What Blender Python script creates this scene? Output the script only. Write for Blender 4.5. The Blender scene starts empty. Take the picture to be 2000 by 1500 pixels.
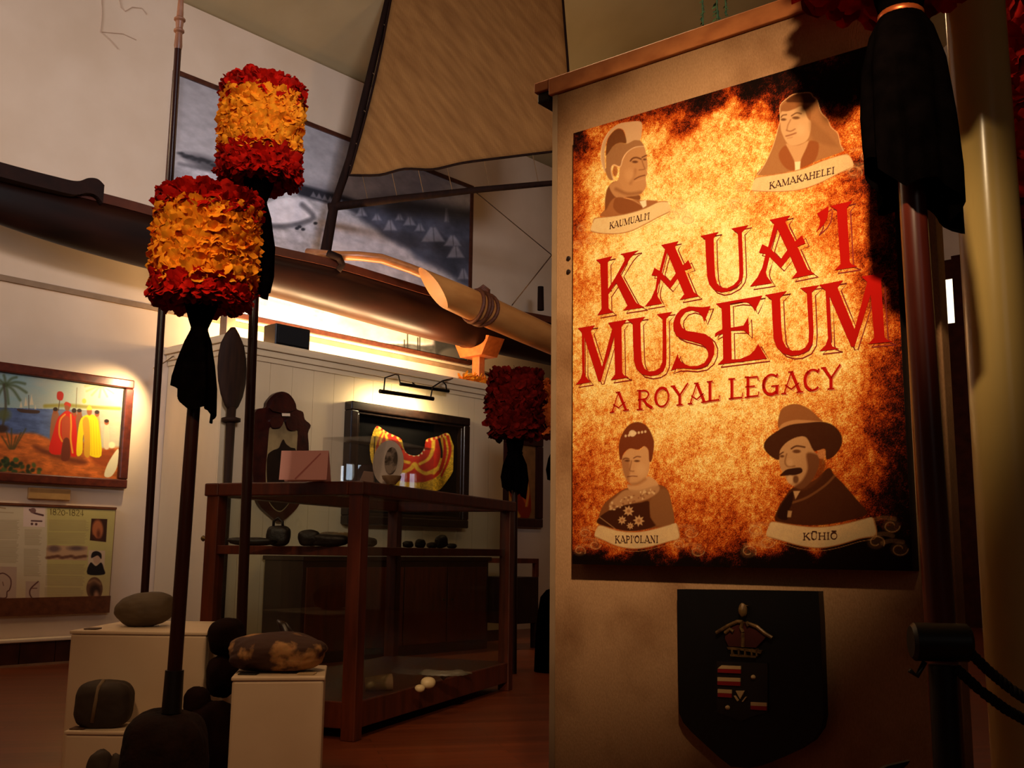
import bpy, bmesh, math, random
import numpy as np
from mathutils import Vector, Matrix, noise as mnoise
from mathutils.geometry import tessellate_polygon

random.seed(7)
rng = np.random.default_rng(11)
SC = bpy.context.scene
COL = SC.collection
V = Vector

# ------------------------------------------------------------------ camera
FPX = 2000.0
EYE = V((0, 0, 1.0))
PITCH = math.atan(328 / FPX)
ROLL = 0.012
_F = V((0, math.cos(PITCH), math.sin(PITCH)))
_R0 = V((1, 0, 0))
_U0 = V((0, -math.sin(PITCH), math.cos(PITCH)))
_R = _R0 * math.cos(ROLL) + _U0 * math.sin(ROLL)
_U = _U0 * math.cos(ROLL) - _R0 * math.sin(ROLL)
cam_data = bpy.data.cameras.new('camera')
cam_data.sensor_fit = 'HORIZONTAL'
cam_data.sensor_width = 36.0
cam_data.lens = 36.0 * FPX / 2000.0
cam_data.clip_start = 0.05
cam_data.clip_end = 100
cam = bpy.data.objects.new('camera', cam_data)
COL.objects.link(cam)
cam.matrix_world = Matrix(((_R.x, _U.x, -_F.x, EYE.x), (_R.y, _U.y, -_F.y, EYE.y),
                           (_R.z, _U.z, -_F.z, EYE.z), (0, 0, 0, 1)))
SC.camera = cam

# ------------------------------------------------------------------ exposure and world
SC.view_settings.view_transform = 'Standard'
SC.view_settings.look = 'None'
SC.view_settings.gamma = 1.0
SC.view_settings.use_curve_mapping = False
SC.view_settings.exposure = 0.0
world = bpy.data.worlds.new('world')
SC.world = world
world.use_nodes = True
world.node_tree.nodes['Background'].inputs[0].default_value = (1.0, 0.62, 0.38, 1)
world.node_tree.nodes['Background'].inputs[1].default_value = 0.012


def ray(px, py):
    return _F + _R * ((px - 1000) / FPX) + _U * ((750 - py) / FPX)


def PY(px, py, y):
    r = ray(px, py)
    return EYE + r * (y / r.y)


def PZ(px, py, z):
    r = ray(px, py)
    return EYE + r * ((z - 1.0) / r.z)


def PD(px, py, n, d):
    r = ray(px, py)
    return EYE + r * (-d / r.dot(n))


def proj(P):
    """world points (N,3) -> photo pixels"""
    d = np.asarray(P, dtype=float) - np.array(EYE)
    f = d @ np.array(_F)
    return 1000 + FPX * (d @ np.array(_R)) / f, 750 - FPX * (d @ np.array(_U)) / f


# main wall frame: WU runs along the wall (to the right and away), WN points at the room
_a = ray(2800, 1078 + ROLL * 1800)
WU = V((_a.x, _a.y, 0)).normalized()
WN = V((WU.y, -WU.x, 0))
DM, DP = 9.06, 8.09            # distance of the main wall and of the partition
# sign panel frame: SU runs to the right and towards the camera, SN points at the viewer
_b = ray(-1530, 1078 - ROLL * 2530)
SU = -V((_b.x, _b.y, 0)).normalized()
SN = V((SU.y, -SU.x, 0))
DS = 2.40                      # distance of the fabric panel's face


def W(s, d, z):
    return WU * s - WN * d + V((0, 0, z))


def wsz(px, py, d):
    p = PD(px, py, WN, d)
    return p.dot(WU), p.z


def S(s, o, z):
    """point on the sign panel: s along it, o metres in front of the fabric"""
    return SU * s - SN * (DS - o) + V((0, 0, z))


def PS(px, py, o=0.0):
    return PD(px, py, SN, DS - o)


# ------------------------------------------------------------------ lights
def aim(o, target):
    o.rotation_euler = (V(target) - o.location).to_track_quat('-Z', 'Y').to_euler()


def light(name, kind, loc, target=None, energy=100, color=(1, 1, 1), **kw):
    l = bpy.data.lights.new(name, kind)
    l.energy = energy
    l.color = color
    for k, v in kw.items():
        setattr(l, k, v)
    o = bpy.data.objects.new(name, l)
    COL.objects.link(o)
    o.location = V(loc)
    if target is not None:
        aim(o, target)
    return o


_sc = PS(1345, 570)
light('sign_spotlight', 'SPOT', _sc + SN * 1.9 + SU * 1.12 + V((0, 0, 1.08)), PS(1345, 580), 420, (1.0, 0.73, 0.42),
      spot_size=math.radians(42), spot_blend=1.0, shadow_soft_size=0.05)
light('daylight_window', 'AREA', V((-7.0, 3.0, 4.6)), W(wsz(200, 330, DM)[0], DM, 5.0), 70, (0.84, 0.86, 1.0),
      shape='RECTANGLE', size=2.4, size_y=1.6, spread=math.radians(80))
light('daylight_clerestory', 'AREA', V((2.6, 0.0, 5.2)), W(wsz(520, 300, DM)[0], DM, 4.6), 42, (0.90, 0.88, 1.0),
      shape='RECTANGLE', size=2.4, size_y=1.2, spread=math.radians(46))
light('daylight_window_rear', 'AREA', V((2.5, -4.5, 3.4)), V((-2.5, 9, 3.2)), 5, (1.0, 0.86, 0.76),
      shape='RECTANGLE', size=2.2, size_y=1.6)
light('feather_spotlight', 'SPOT', V((-1.9, 1.0, 3.4)), PY(440, 400, 4.2), 170, (1.0, 0.76, 0.46),
      spot_size=math.radians(46), spot_blend=0.9, shadow_soft_size=0.12)
light('warm_fill_light', 'POINT', V((-3.4, 5.3, 4.0)), None, 62, (1.0, 0.64, 0.34), shadow_soft_size=0.25)  # added warm fill for the left wall, no lamp body
light('pedestal_fill_spot', 'SPOT', V((-1.2, 1.8, 3.0)), V((-1.0, 4.8, 0.45)), 75, (1.0, 0.58, 0.28),
      spot_size=math.radians(50), spot_blend=0.8, shadow_soft_size=0.15)  # added spot that brightens the pedestal fronts
light('warm_fill_light', 'POINT', V((-0.2, 3.15, 3.6)), None, 60, (1.0, 0.62, 0.32), shadow_soft_size=0.25)  # added warm fill over pedestals and show case
light('warm_fill_light', 'POINT', V((2.0, 8.5, 5.6)), None, 60, (1.0, 0.62, 0.32), shadow_soft_size=0.25)  # added warm fill for the far end of the room


# ------------------------------------------------------------------ materials
def lin(c):
    out = []
    for v in c[:3]:
        v = v / 255.0
        out.append(v / 12.92 if v <= 0.04045 else ((v + 0.055) / 1.055) ** 2.4)
    return (out[0], out[1], out[2], 1.0)


class NT:
    def __init__(self, name):
        self.m = bpy.data.materials.new(name)
        self.m.use_nodes = True
        self.t = self.m.node_tree
        self.b = self.t.nodes['Principled BSDF']
        self.out = self.t.nodes['Material Output']

    def n(self, kind, **kw):
        nd = self.t.nodes.new(kind)
        for k, v in kw.items():
            if k.startswith('i_'):
                nd.inputs[k[2:].replace('_', ' ')].default_value = v
            else:
                setattr(nd, k, v)
        return nd

    def l(self, a, b):
        self.t.links.new(a, b)

    def coords(self, scale=(1, 1, 1), rot=(0, 0, 0)):
        tc = self.n('ShaderNodeTexCoord')
        mp = self.n('ShaderNodeMapping')
        mp.inputs['Scale'].default_value = scale
        mp.inputs['Rotation'].default_value = rot
        self.l(tc.outputs['Object'], mp.inputs[0])
        return mp.outputs[0]

    def mix(self, fac, a, b, mode='MIX'):
        m = self.n('ShaderNodeMix', data_type='RGBA', blend_type=mode)
        for s, v in ((m.inputs['Factor'], fac), (m.inputs['A'], a), (m.inputs['B'], b)):
            if hasattr(v, 'is_linked'):
                self.l(v, s)
            else:
                s.default_value = v
        return m.outputs['Result']

    def bump(self, h, strength=0.3, dist=0.01):
        bp = self.n('ShaderNodeBump')
        bp.inputs['Strength'].default_value = strength
        bp.inputs['Distance'].default_value = dist
        self.l(h, bp.inputs['Height'])
        self.l(bp.outputs[0], self.b.inputs['Normal'])


def mat(name, c1, c2=None, scale=8, rough=0.6, metal=0.0, spec=0.4, bump=0.0, bdist=0.01, stretch=(1, 1, 1),
        detail=4, bscale=None, sharp=None, sheen=0.0, rot=(0, 0, 0)):
    t = NT(name)
    t.b.inputs['Roughness'].default_value = rough
    t.b.inputs['Metallic'].default_value = metal
    t.b.inputs['Specular IOR Level'].default_value = spec
    if sheen:
        t.b.inputs['Sheen Weight'].default_value = sheen
    co = t.coords(stretch, rot)
    nz = t.n('ShaderNodeTexNoise', i_Scale=scale, i_Detail=detail)
    t.l(co, nz.inputs['Vector'])
    fac = nz.outputs['Fac']
    rp = t.n('ShaderNodeValToRGB')
    lo, hi = sharp or (0.3, 0.7)
    rp.color_ramp.elements[0].position = lo
    rp.color_ramp.elements[1].position = hi
    rp.color_ramp.elements[0].color = lin(c1)
    rp.color_ramp.elements[1].color = lin(c2 or tuple(v * 0.8 for v in c1))
    t.l(fac, rp.inputs[0])
    t.l(rp.outputs[0], t.b.inputs['Base Color'])
    if bump:
        n2 = t.n('ShaderNodeTexNoise', i_Scale=bscale or scale * 3, i_Detail=5)
        t.l(co, n2.inputs['Vector'])
        t.bump(n2.outputs['Fac'], bump, bdist)
    return t.m


def woodmat(name, c1, c2, axis='Z', scale=6, rough=0.35, spec=0.5):
    st = {'X': (0.12, 1, 1), 'Y': (1, 0.12, 1), 'Z': (1, 1, 0.12)}[axis]
    return mat(name, c1, c2, scale=scale * 4, rough=rough, spec=spec, stretch=st, bump=0.08, bdist=0.003)


def emis(name, c, strength):
    t = NT(name)
    t.b.inputs['Base Color'].default_value = lin(c)
    t.b.inputs['Emission Color'].default_value = lin(c)
    t.b.inputs['Emission Strength'].default_value = strength
    return t.m


def glassmat(name, tint=(1, 1, 1, 1), rough=0.02, haze=0.0):
    t = NT(name)
    tr = t.n('ShaderNodeBsdfTransparent')
    tr.inputs[0].default_value = tint
    gl = t.n('ShaderNodeBsdfGlossy')
    gl.inputs['Roughness'].default_value = rough
    lw = t.n('ShaderNodeLayerWeight')
    pw = t.n('ShaderNodeMath', operation='POWER')
    pw.inputs[1].default_value = 4.0
    t.l(lw.outputs['Facing'], pw.inputs[0])
    fr = t.n('ShaderNodeMath', operation='MULTIPLY_ADD')
    fr.inputs[1].default_value = 0.6
    fr.inputs[2].default_value = 0.03
    t.l(pw.outputs[0], fr.inputs[0])
    mx = t.n('ShaderNodeMixShader')
    t.l(fr.outputs[0], mx.inputs[0])
    t.l(tr.outputs[0], mx.inputs[1])
    t.l(gl.outputs[0], mx.inputs[2])
    last = mx.outputs[0]
    if haze:
        df = t.n('ShaderNodeBsdfDiffuse')
        df.inputs[0].default_value = (0.8, 0.8, 0.8, 1)
        m2 = t.n('ShaderNodeMixShader')
        m2.inputs[0].default_value = haze
        t.l(last, m2.inputs[1])
        t.l(df.outputs[0], m2.inputs[2])
        last = m2.outputs[0]
    t.l(last, t.out.inputs[0])
    return t.m


def printmat(name, rough=0.5, grain=0.0, gscale=300, spec=0.3):
    """vertex-painted print; alpha channel carries how much paper grain shows"""
    t = NT(name)
    t.b.inputs['Roughness'].default_value = rough
    t.b.inputs['Specular IOR Level'].default_value = spec
    at = t.n('ShaderNodeVertexColor', layer_name='print')
    col = at.outputs['Color']
    if grain:
        co = t.coords()
        nz = t.n('ShaderNodeTexNoise', i_Scale=gscale, i_Detail=6)
        nz.inputs['Roughness'].default_value = 0.75
        t.l(co, nz.inputs['Vector'])
        rp = t.n('ShaderNodeValToRGB')
        e = rp.color_ramp.elements
        e[0].position, e[1].position = 0.34, 0.56
        e[0].color = (0.52, 0.30, 0.14, 1)
        e[1].color = (1.10, 1.06, 1.0, 1)
        t.l(nz.outputs['Fac'], rp.inputs[0])
        ml = t.n('ShaderNodeMath', operation='MULTIPLY')
        ml.inputs[1].default_value = grain
        t.l(at.outputs['Alpha'], ml.inputs[0])
        col = t.mix(ml.outputs[0], col, rp.outputs[0], 'MULTIPLY')
    t.l(col, t.b.inputs['Base Color'])
    return t.m


# ------------------------------------------------------------------ mesh helpers
class MB:
    def __init__(self):
        self.v = []
        self.f = []

    def add(self, vs, fs):
        o = len(self.v)
        self.v += [V(p) for p in vs]
        self.f += [tuple(i + o for i in f) for f in fs]
        return self

    def hexa(self, c):
        """eight corners: bottom ring then top ring"""
        return self.add(c, [(3, 2, 1, 0), (4, 5, 6, 7), (0, 1, 5, 4), (1, 2, 6, 5), (2, 3, 7, 6), (3, 0, 4, 7)])

    def box(self, x0, x1, y0, y1, z0, z1):
        return self.hexa([(x0, y0, z0), (x1, y0, z0), (x1, y1, z0), (x0, y1, z0),
                          (x0, y0, z1), (x1, y0, z1), (x1, y1, z1), (x0, y1, z1)])

    def wbox(self, s0, s1, d0, d1, z0, z1):
        """box in the wall frame; d0 nearer the camera, d1 nearer the wall"""
        return self.hexa([W(s0, d0, z0), W(s1, d0, z0), W(s1, d1, z0), W(s0, d1, z0),
                          W(s0, d0, z1), W(s1, d0, z1), W(s1, d1, z1), W(s0, d1, z1)])

    def sbox(self, s0, s1, o0, o1, z0, z1):
        """box on the sign panel; o0 behind, o1 in front"""
        return self.hexa([S(s0, o1, z0), S(s1, o1, z0), S(s1, o0, z0), S(s0, o0, z0),
                          S(s0, o1, z1), S(s1, o1, z1), S(s1, o0, z1), S(s0, o0, z1)])

    def obox(self, o, ax, ay, az):
        """box from a corner and three edge vectors"""
        o, ax, ay, az = V(o), V(ax), V(ay), V(az)
        return self.hexa([o, o + ax, o + ax + ay, o + ay, o + az, o + ax + az, o + ax + ay + az, o + ay + az])

    def tube(self, path, rad, n=12, cap=True):
        path = [V(p) for p in path]
        if not hasattr(rad, '__len__'):
            rad = [rad] * len(path)
        ref = None
        rings = []
        for i, p in enumerate(path):
            t = (path[min(i + 1, len(path) - 1)] - path[max(i - 1, 0)]).normalized()
            if ref is None:
                ref = t.orthogonal().normalized()
            ref = (ref - t * ref.dot(t)).normalized()
            b = t.cross(ref)
            rings.append([p + (ref * math.cos(2 * math.pi * k / n) + b * math.sin(2 * math.pi * k / n)) * rad[i] for k in range(n)])
        vs = [q for r in rings for q in r]
        fs = []
        for i in range(len(path) - 1):
            for k in range(n):
                k2 = (k + 1) % n
                fs.append((i * n + k, i * n + k2, (i + 1) * n + k2, (i + 1) * n + k))
        if cap:
            fs.append(tuple(range(n - 1, -1, -1)))
            fs.append(tuple((len(path) - 1) * n + k for k in range(n)))
        return self.add(vs, fs)

    def lathe(self, base, axis, prof, n=32, cap=True, mod=None):
        """prof: (height along the axis, radius); mod(angle, i) scales the radius"""
        base, axis = V(base), V(axis).normalized()
        e1 = axis.orthogonal().normalized()
        e2 = axis.cross(e1)
        vs, fs = [], []
        for i, (h, r) in enumerate(prof):
            for k in range(n):
                a = 2 * math.pi * k / n
                q = r * (mod(a, i) if mod else 1)
                vs.append(base + axis * h + (e1 * math.cos(a) + e2 * math.sin(a)) * q)
        for i in range(len(prof) - 1):
            for k in range(n):
                k2 = (k + 1) % n
                fs.append((i * n + k, i * n + k2, (i + 1) * n + k2, (i + 1) * n + k))
        if cap:
            fs.append(tuple(range(n - 1, -1, -1)))
            fs.append(tuple((len(prof) - 1) * n + k for k in range(n)))
        return self.add(vs, fs)

    def plate(self, outer, hole=None, back=None):
        """flat polygon (with an optional hole); back = vector that gives it thickness"""
        loops = [[V(p) for p in outer]] + ([[V(p) for p in hole]] if hole else [])
        tris = tessellate_polygon(loops)
        flat = [p for l in loops for p in l]
        self.add(flat, [tuple(t) for t in tris])
        if back is not None:
            back = V(back)
            self.add([p + back for p in flat], [tuple(reversed(t)) for t in tris])
            for l in loops:
                n = len(l)
                vs = l + [p + back for p in l]
                self.add(vs, [(i, (i + 1) % n, n + (i + 1) % n, n + i) for i in range(n)])
        return self

    def ribbon(self, pts, w, up):
        """flat stroke of width w along 3D points in the plane with normal up"""
        pts = [V(p) for p in pts]
        L, Rr = [], []
        for i, p in enumerate(pts):
            t = (pts[min(i + 1, len(pts) - 1)] - pts[max(i - 1, 0)])
            if t.length < 1e-9:
                t = V((0, 0, 1))
            s = up.cross(t.normalized()) * (w / 2)
            L.append(p + s)
            Rr.append(p - s)
        n = len(pts)
        return self.add(L + Rr, [(i, i + 1, n + i + 1, n + i) for i in range(n - 1)])

    def rock(self, c, rx, ry, rz, seed=0, amp=0.12, freq=1.4, sub=4, rot=0.0, power=2.0, tilt=0.0):
        bm = bmesh.new()
        bmesh.ops.create_icosphere(bm, subdivisions=sub, radius=1)
        M = Matrix.Rotation(rot, 3, 'Z') @ Matrix.Rotation(tilt, 3, 'Y')
        vs = []
        for v in bm.verts:
            d = v.co.normalized()
            q = (abs(d.x) ** power + abs(d.y) ** power + abs(d.z) ** power) ** (-1 / power)
            k = q * (1 + amp * mnoise.noise(d * freq + V((seed * 7.3, seed * 3.1, 1))) + 0.25 * amp * mnoise.noise(d * freq * 4 + V((seed, 5, 2))))
            vs.append(V(c) + M @ V((d.x * k * rx, d.y * k * ry, d.z * k * rz)))
        fs = [tuple(x.index for x in f.verts) for f in bm.faces]
        bm.free()
        return self.add(vs, fs)

    def build(self, name, material, parent=None, smooth=None, bevel=0, origin=None, sub=0):
        org = parent.location if parent is not None and parent.type == 'EMPTY' else (V(origin) if origin is not None else None)
        if parent is not None and parent.type != 'EMPTY':
            org = parent.get('_o')
            org = V(org)
        if org is None:
            xs = np.array([tuple(p) for p in self.v])
            org = V(((xs[:, 0].min() + xs[:, 0].max()) / 2, (xs[:, 1].min() + xs[:, 1].max()) / 2, xs[:, 2].min()))
        me = bpy.data.meshes.new(name)
        me.from_pydata([tuple(p - org) for p in self.v], [], self.f)
        me.update()
        bm = bmesh.new()
        bm.from_mesh(me)
        bmesh.ops.recalc_face_normals(bm, faces=bm.faces)
        bm.to_mesh(me)
        bm.free()
        o = bpy.data.objects.new(name, me)
        COL.objects.link(o)
        me.materials.append(material)
        if parent is None:
            o.location = org
        else:
            o.parent = parent
        ORG[o.name] = tuple(org)
        o['_o'] = tuple(org)
        if smooth:
            for p in me.polygons:
                p.use_smooth = True
            if smooth is not True:
                md = None
                me.set_sharp_from_angle(angle=math.radians(smooth))
        if bevel:
            md = o.modifiers.new('bevel', 'BEVEL')
            md.width = bevel
            md.segments = 2
            md.limit_method = 'ANGLE'
        if sub:
            md = o.modifiers.new('subd', 'SUBSURF')
            md.levels = md.render_levels = sub
        return o


ORG = {}


def tag(o, label, cat, group=None, kind=None):
    o['label'] = label
    o['category'] = cat
    if group:
        o['group'] = group
    if kind:
        o['kind'] = kind
    return o


def thing(name, label, cat, loc, group=None):
    o = bpy.data.objects.new(name, None)
    o.empty_display_size = 0.1
    COL.objects.link(o)
    o.location = V(loc)
    return tag(o, label, cat, group)


def struct(name, mb, m, **kw):
    o = mb.build(name, m, **kw)
    o['kind'] = 'structure'
    return o


def lerp(a, b, t):
    return a + (b - a) * t


# ------------------------------------------------------------------ painter for prints and pictures
_tab = rng.random((8, 256, 256))


def vnoise(x, y, seed=0):
    xi = np.floor(x).astype(int)
    yi = np.floor(y).astype(int)
    fx = x - xi
    fy = y - yi
    fx = fx * fx * (3 - 2 * fx)
    fy = fy * fy * (3 - 2 * fy)
    t = _tab[seed % 8]
    a = t[xi & 255, yi & 255]
    b = t[(xi + 1) & 255, yi & 255]
    c = t[xi & 255, (yi + 1) & 255]
    d = t[(xi + 1) & 255, (yi + 1) & 255]
    return (a * (1 - fx) + b * fx) * (1 - fy) + (c * (1 - fx) + d * fx) * fy


def fbm(x, y, seed=0, octaves=5, gain=0.55):
    s, a, tot = 0, 1.0, 0
    for i in range(octaves):
        s = s + a * vnoise(x * 2 ** i + 17.3 * i, y * 2 ** i + 5.1 * i, seed + i)
        tot += a
        a *= gain
    return s / tot


def sstep(a, b, x):
    t = np.clip((x - a) / (b - a), 0, 1)
    return t * t * (3 - 2 * t)


def spline(pts, n=5, closed=True):
    pts = [np.array(p, float) for p in pts]
    m = len(pts)
    out = []
    rngi = range(m if closed else m - 1)
    for i in rngi:
        if closed:
            p0, p1, p2, p3 = pts[i - 1], pts[i], pts[(i + 1) % m], pts[(i + 2) % m]
        else:
            p0, p1, p2, p3 = pts[max(i - 1, 0)], pts[i], pts[i + 1], pts[min(i + 2, m - 1)]
        for k in range(n):
            t = k / n
            out.append(0.5 * ((2 * p1) + (-p0 + p2) * t + (2 * p0 - 5 * p1 + 4 * p2 - p3) * t * t + (-p0 + 3 * p1 - 3 * p2 + p3) * t ** 3))
    if not closed:
        out.append(pts[-1])
    return out


class Canvas:
    """colours at photo-pixel positions (X, Y); everything is drawn in those pixels"""

    def __init__(self, X, Y):
        self.X, self.Y = X, Y
        self.C = np.zeros((len(X), 3))
        self.G = np.ones(len(X))
        self.ox = self.oy = 0.0
        self.s = 1.0

    def zoom(self, ox, oy, s):
        self.ox, self.oy, self.s = ox, oy, s
        return self

    def _t(self, pts):
        return [(self.ox + p[0] / self.s, self.oy + p[1] / self.s) for p in pts]

    def _put(self, idx, a, col, grain=None):
        a = a[:, None]
        self.C[idx] = self.C[idx] * (1 - a) + np.array(col, float)[None, :] * a
        if grain is not None:
            self.G[idx] = self.G[idx] * (1 - a[:, 0]) + grain * a[:, 0]

    def poly(self, pts, col, soft=1.2, alpha=1.0, smooth=True, grain=None):
        pts = self._t(pts)
        if smooth:
            pts = spline(pts, 4)
        P = np.array(pts)
        x0, y0 = P.min(0) - soft - 1
        x1, y1 = P.max(0) + soft + 1
        idx = np.nonzero((self.X > x0) & (self.X < x1) & (self.Y > y0) & (self.Y < y1))[0]
        if not len(idx):
            return self
        X, Y = self.X[idx], self.Y[idx]
        ins = np.zeros(len(idx), bool)
        dd = np.full(len(idx), 1e9)
        Q = np.roll(P, -1, 0)
        for (ax, ay), (bx, by) in zip(P, Q):
            if ay != by:
                c = ((ay > Y) != (by > Y)) & (X < (bx - ax) * (Y - ay) / (by - ay) + ax)
                ins ^= c
            ex, ey = bx - ax, by - ay
            L = ex * ex + ey * ey + 1e-9
            t = np.clip(((X - ax) * ex + (Y - ay) * ey) / L, 0, 1)
            dd = np.minimum(dd, (X - ax - t * ex) ** 2 + (Y - ay - t * ey) ** 2)
        sd = np.where(ins, 1, -1) * np.sqrt(dd)
        self._put(idx, np.clip(0.5 + sd / soft, 0, 1) * alpha, col, grain)
        return self

    def line(self, pts, w, col, soft=1.0, alpha=1.0, smooth=True):
        pts = self._t(pts)
        w = w / self.s
        if smooth and len(pts) > 2:
            pts = spline(pts, 4, False)
        P = np.array(pts)
        x0, y0 = P.min(0) - soft - w - 1
        x1, y1 = P.max(0) + soft + w + 1
        idx = np.nonzero((self.X > x0) & (self.X < x1) & (self.Y > y0) & (self.Y < y1))[0]
        if not len(idx):
            return self
        X, Y = self.X[idx], self.Y[idx]
        dd = np.full(len(idx), 1e9)
        for (ax, ay), (bx, by) in zip(P[:-1], P[1:]):
            ex, ey = bx - ax, by - ay
            L = ex * ex + ey * ey + 1e-9
            t = np.clip(((X - ax) * ex + (Y - ay) * ey) / L, 0, 1)
            dd = np.minimum(dd, (X - ax - t * ex) ** 2 + (Y - ay - t * ey) ** 2)
        self._put(idx, np.clip(0.5 + (w / 2 - np.sqrt(dd)) / soft, 0, 1) * alpha, col)
        return self

    def ell(self, cx, cy, rx, ry, col, soft=1.2, alpha=1.0, rot=0.0):
        (cx, cy), = self._t([(cx, cy)])
        rx, ry = rx / self.s, ry / self.s
        r = max(rx, ry) + soft + 1
        idx = np.nonzero((abs(self.X - cx) < r) & (abs(self.Y - cy) < r))[0]
        if not len(idx):
            return self
        x, y = self.X[idx] - cx, self.Y[idx] - cy
        c, s = math.cos(rot), math.sin(rot)
        x, y = x * c + y * s, -x * s + y * c
        sd = (1 - np.sqrt((x / rx) ** 2 + (y / ry) ** 2)) * min(rx, ry)
        self._put(idx, np.clip(0.5 + sd / soft, 0, 1) * alpha, col)
        return self


def srgb2lin(C):
    c = np.clip(C, 0, 255) / 255.0
    return np.where(c <= 0.04045, c / 12.92, ((c + 0.055) / 1.055) ** 2.4)


def picture(name, origin, eu, ev, nu, nv, paint, material, parent=None, keep=None, bulge=None, normal=None):
    """grid mesh spanning origin + u*eu + v*ev, painted by paint(canvas, u, v)"""
    u, v = np.meshgrid(np.linspace(0, 1, nu), np.linspace(0, 1, nv))
    u, v = u.ravel(), v.ravel()
    P = np.array(origin)[None] + u[:, None] * np.array(eu)[None] + v[:, None] * np.array(ev)[None]
    X, Y = proj(P)
    cv = Canvas(X, Y)
    paint(cv, u, v)
    if bulge is not None:
        P = P + np.array(normal)[None] * bulge(X, Y)[:, None]
    i = np.arange(nu - 1)[None, :] + np.arange(nv - 1)[:, None] * nu
    F = np.stack([i, i + 1, i + 1 + nu, i + nu], -1).reshape(-1, 4)
    if keep is not None:
        k = keep(X, Y)
        F = F[k[F].all(1)]
    org = np.array(parent.location if parent is not None and parent.type == 'EMPTY' else (parent['_o'] if parent is not None else origin))
    me = bpy.data.meshes.new(name)
    me.from_pydata((P - org).tolist(), [], F.tolist())
    ca = me.color_attributes.new('print', 'FLOAT_COLOR', 'POINT')
    rgba = np.concatenate([srgb2lin(cv.C), cv.G[:, None]], 1).astype(np.float32)
    ca.data.foreach_set('color', rgba.ravel())
    me.materials.append(material)
    me.update()
    o = bpy.data.objects.new(name, me)
    COL.objects.link(o)
    if parent is None:
        o.location = V(org)
    else:
        o.parent = parent
    o['_o'] = tuple(float(q) for q in org)
    return o
# ------------------------------------------------------------------ the setting
m_wall = mat('cream_plaster', (224, 200, 172), (212, 186, 156), scale=1.5, rough=0.85, spec=0.15, bump=0.05, bdist=0.004, bscale=60)
m_board = mat('cream_boards', (220, 196, 156), (210, 184, 144), scale=2.2, rough=0.55, spec=0.3, stretch=(1, 1, 0.3))
m_ceil = mat('ceiling_plaster', (186, 164, 122), (172, 150, 108), scale=1.2, rough=0.9, spec=0.1)
m_tile = mat('brown_tile', (70, 34, 22), (46, 22, 15), scale=6, rough=0.35, spec=0.5)
m_white = mat('white_paint', (228, 204, 172), (218, 192, 160), scale=3, rough=0.5)
m_redwood = woodmat('red_koa_wood', (96, 38, 16), (62, 22, 9), 'Z')
m_darkwood = woodmat('dark_wood', (44, 20, 11), (26, 11, 6), 'Z')
m_black = mat('black_paint', (14, 11, 10), (9, 7, 6), scale=10, rough=0.45)
m_blackcloth = mat('black_cloth', (8, 5, 5), (3, 2, 2), scale=20, rough=1.0, spec=0.0, bump=0.2, bscale=200, bdist=0.002)


def floormat():
    t = NT('polished_wood_floor')
    t.b.inputs['Roughness'].default_value = 0.36
    t.b.inputs['Specular IOR Level'].default_value = 0.5
    co = t.coords((1, 1, 1), (0, 0, math.radians(-14)))
    br = t.n('ShaderNodeTexBrick', i_Scale=1.0)
    br.inputs['Brick Width'].default_value = 1.3
    br.inputs['Row Height'].default_value = 0.085
    br.inputs['Mortar Size'].default_value = 0.0022
    br.inputs['Color1'].default_value = lin((122, 54, 24))
    br.inputs['Color2'].default_value = lin((92, 38, 16))
    br.inputs['Mortar'].default_value = lin((34, 13, 6))
    t.l(co, br.inputs['Vector'])
    nz = t.n('ShaderNodeTexNoise', i_Scale=14, i_Detail=5)
    mp = t.n('ShaderNodeMapping')
    mp.inputs['Scale'].default_value = (0.12, 1, 1)
    t.l(co, mp.inputs[0])
    t.l(mp.outputs[0], nz.inputs['Vector'])
    c = t.mix(nz.outputs['Fac'], br.outputs['Color'], lin((140, 70, 32)))
    t.l(t.mix(0.5, br.outputs['Color'], c), t.b.inputs['Base Color'])
    return t.m


struct('floor', MB().box(-11, 13, -3, 22, -0.1, 0.0), floormat())
ZC = PD(704, 160, WN, DM).z
_b = MB()
_pr = [(DM + .2, ZC), (DM - 5, ZC + 3.0), (DM - 22, ZC + 3.0)]          # ceiling that slopes up from the wall, then runs level
for (_d0, _z0), (_d1, _z1) in zip(_pr[:-1], _pr[1:]):
    _b.hexa([W(-12, _d1, _z1), W(19, _d1, _z1), W(19, _d0, _z0), W(-12, _d0, _z0),
             W(-12, _d1, _z1 + .1), W(19, _d1, _z1 + .1), W(19, _d0, _z0 + .1), W(-12, _d0, _z0 + .1)])
struct('ceiling', _b, m_ceil)
_e = ray(1420, 900)
SE = PD(1420, 900, WN, DM).dot(WU)          # right end of the main wall
S0 = -8.5
struct('wall_back', MB().wbox(S0, SE + 0.2, DM, DM + 0.2, 0, ZC), m_wall)
struct('wall_right', MB().wbox(SE, SE + 0.2, DM - 9.5, DM, 0, ZC + 2.9), m_wall)

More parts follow.
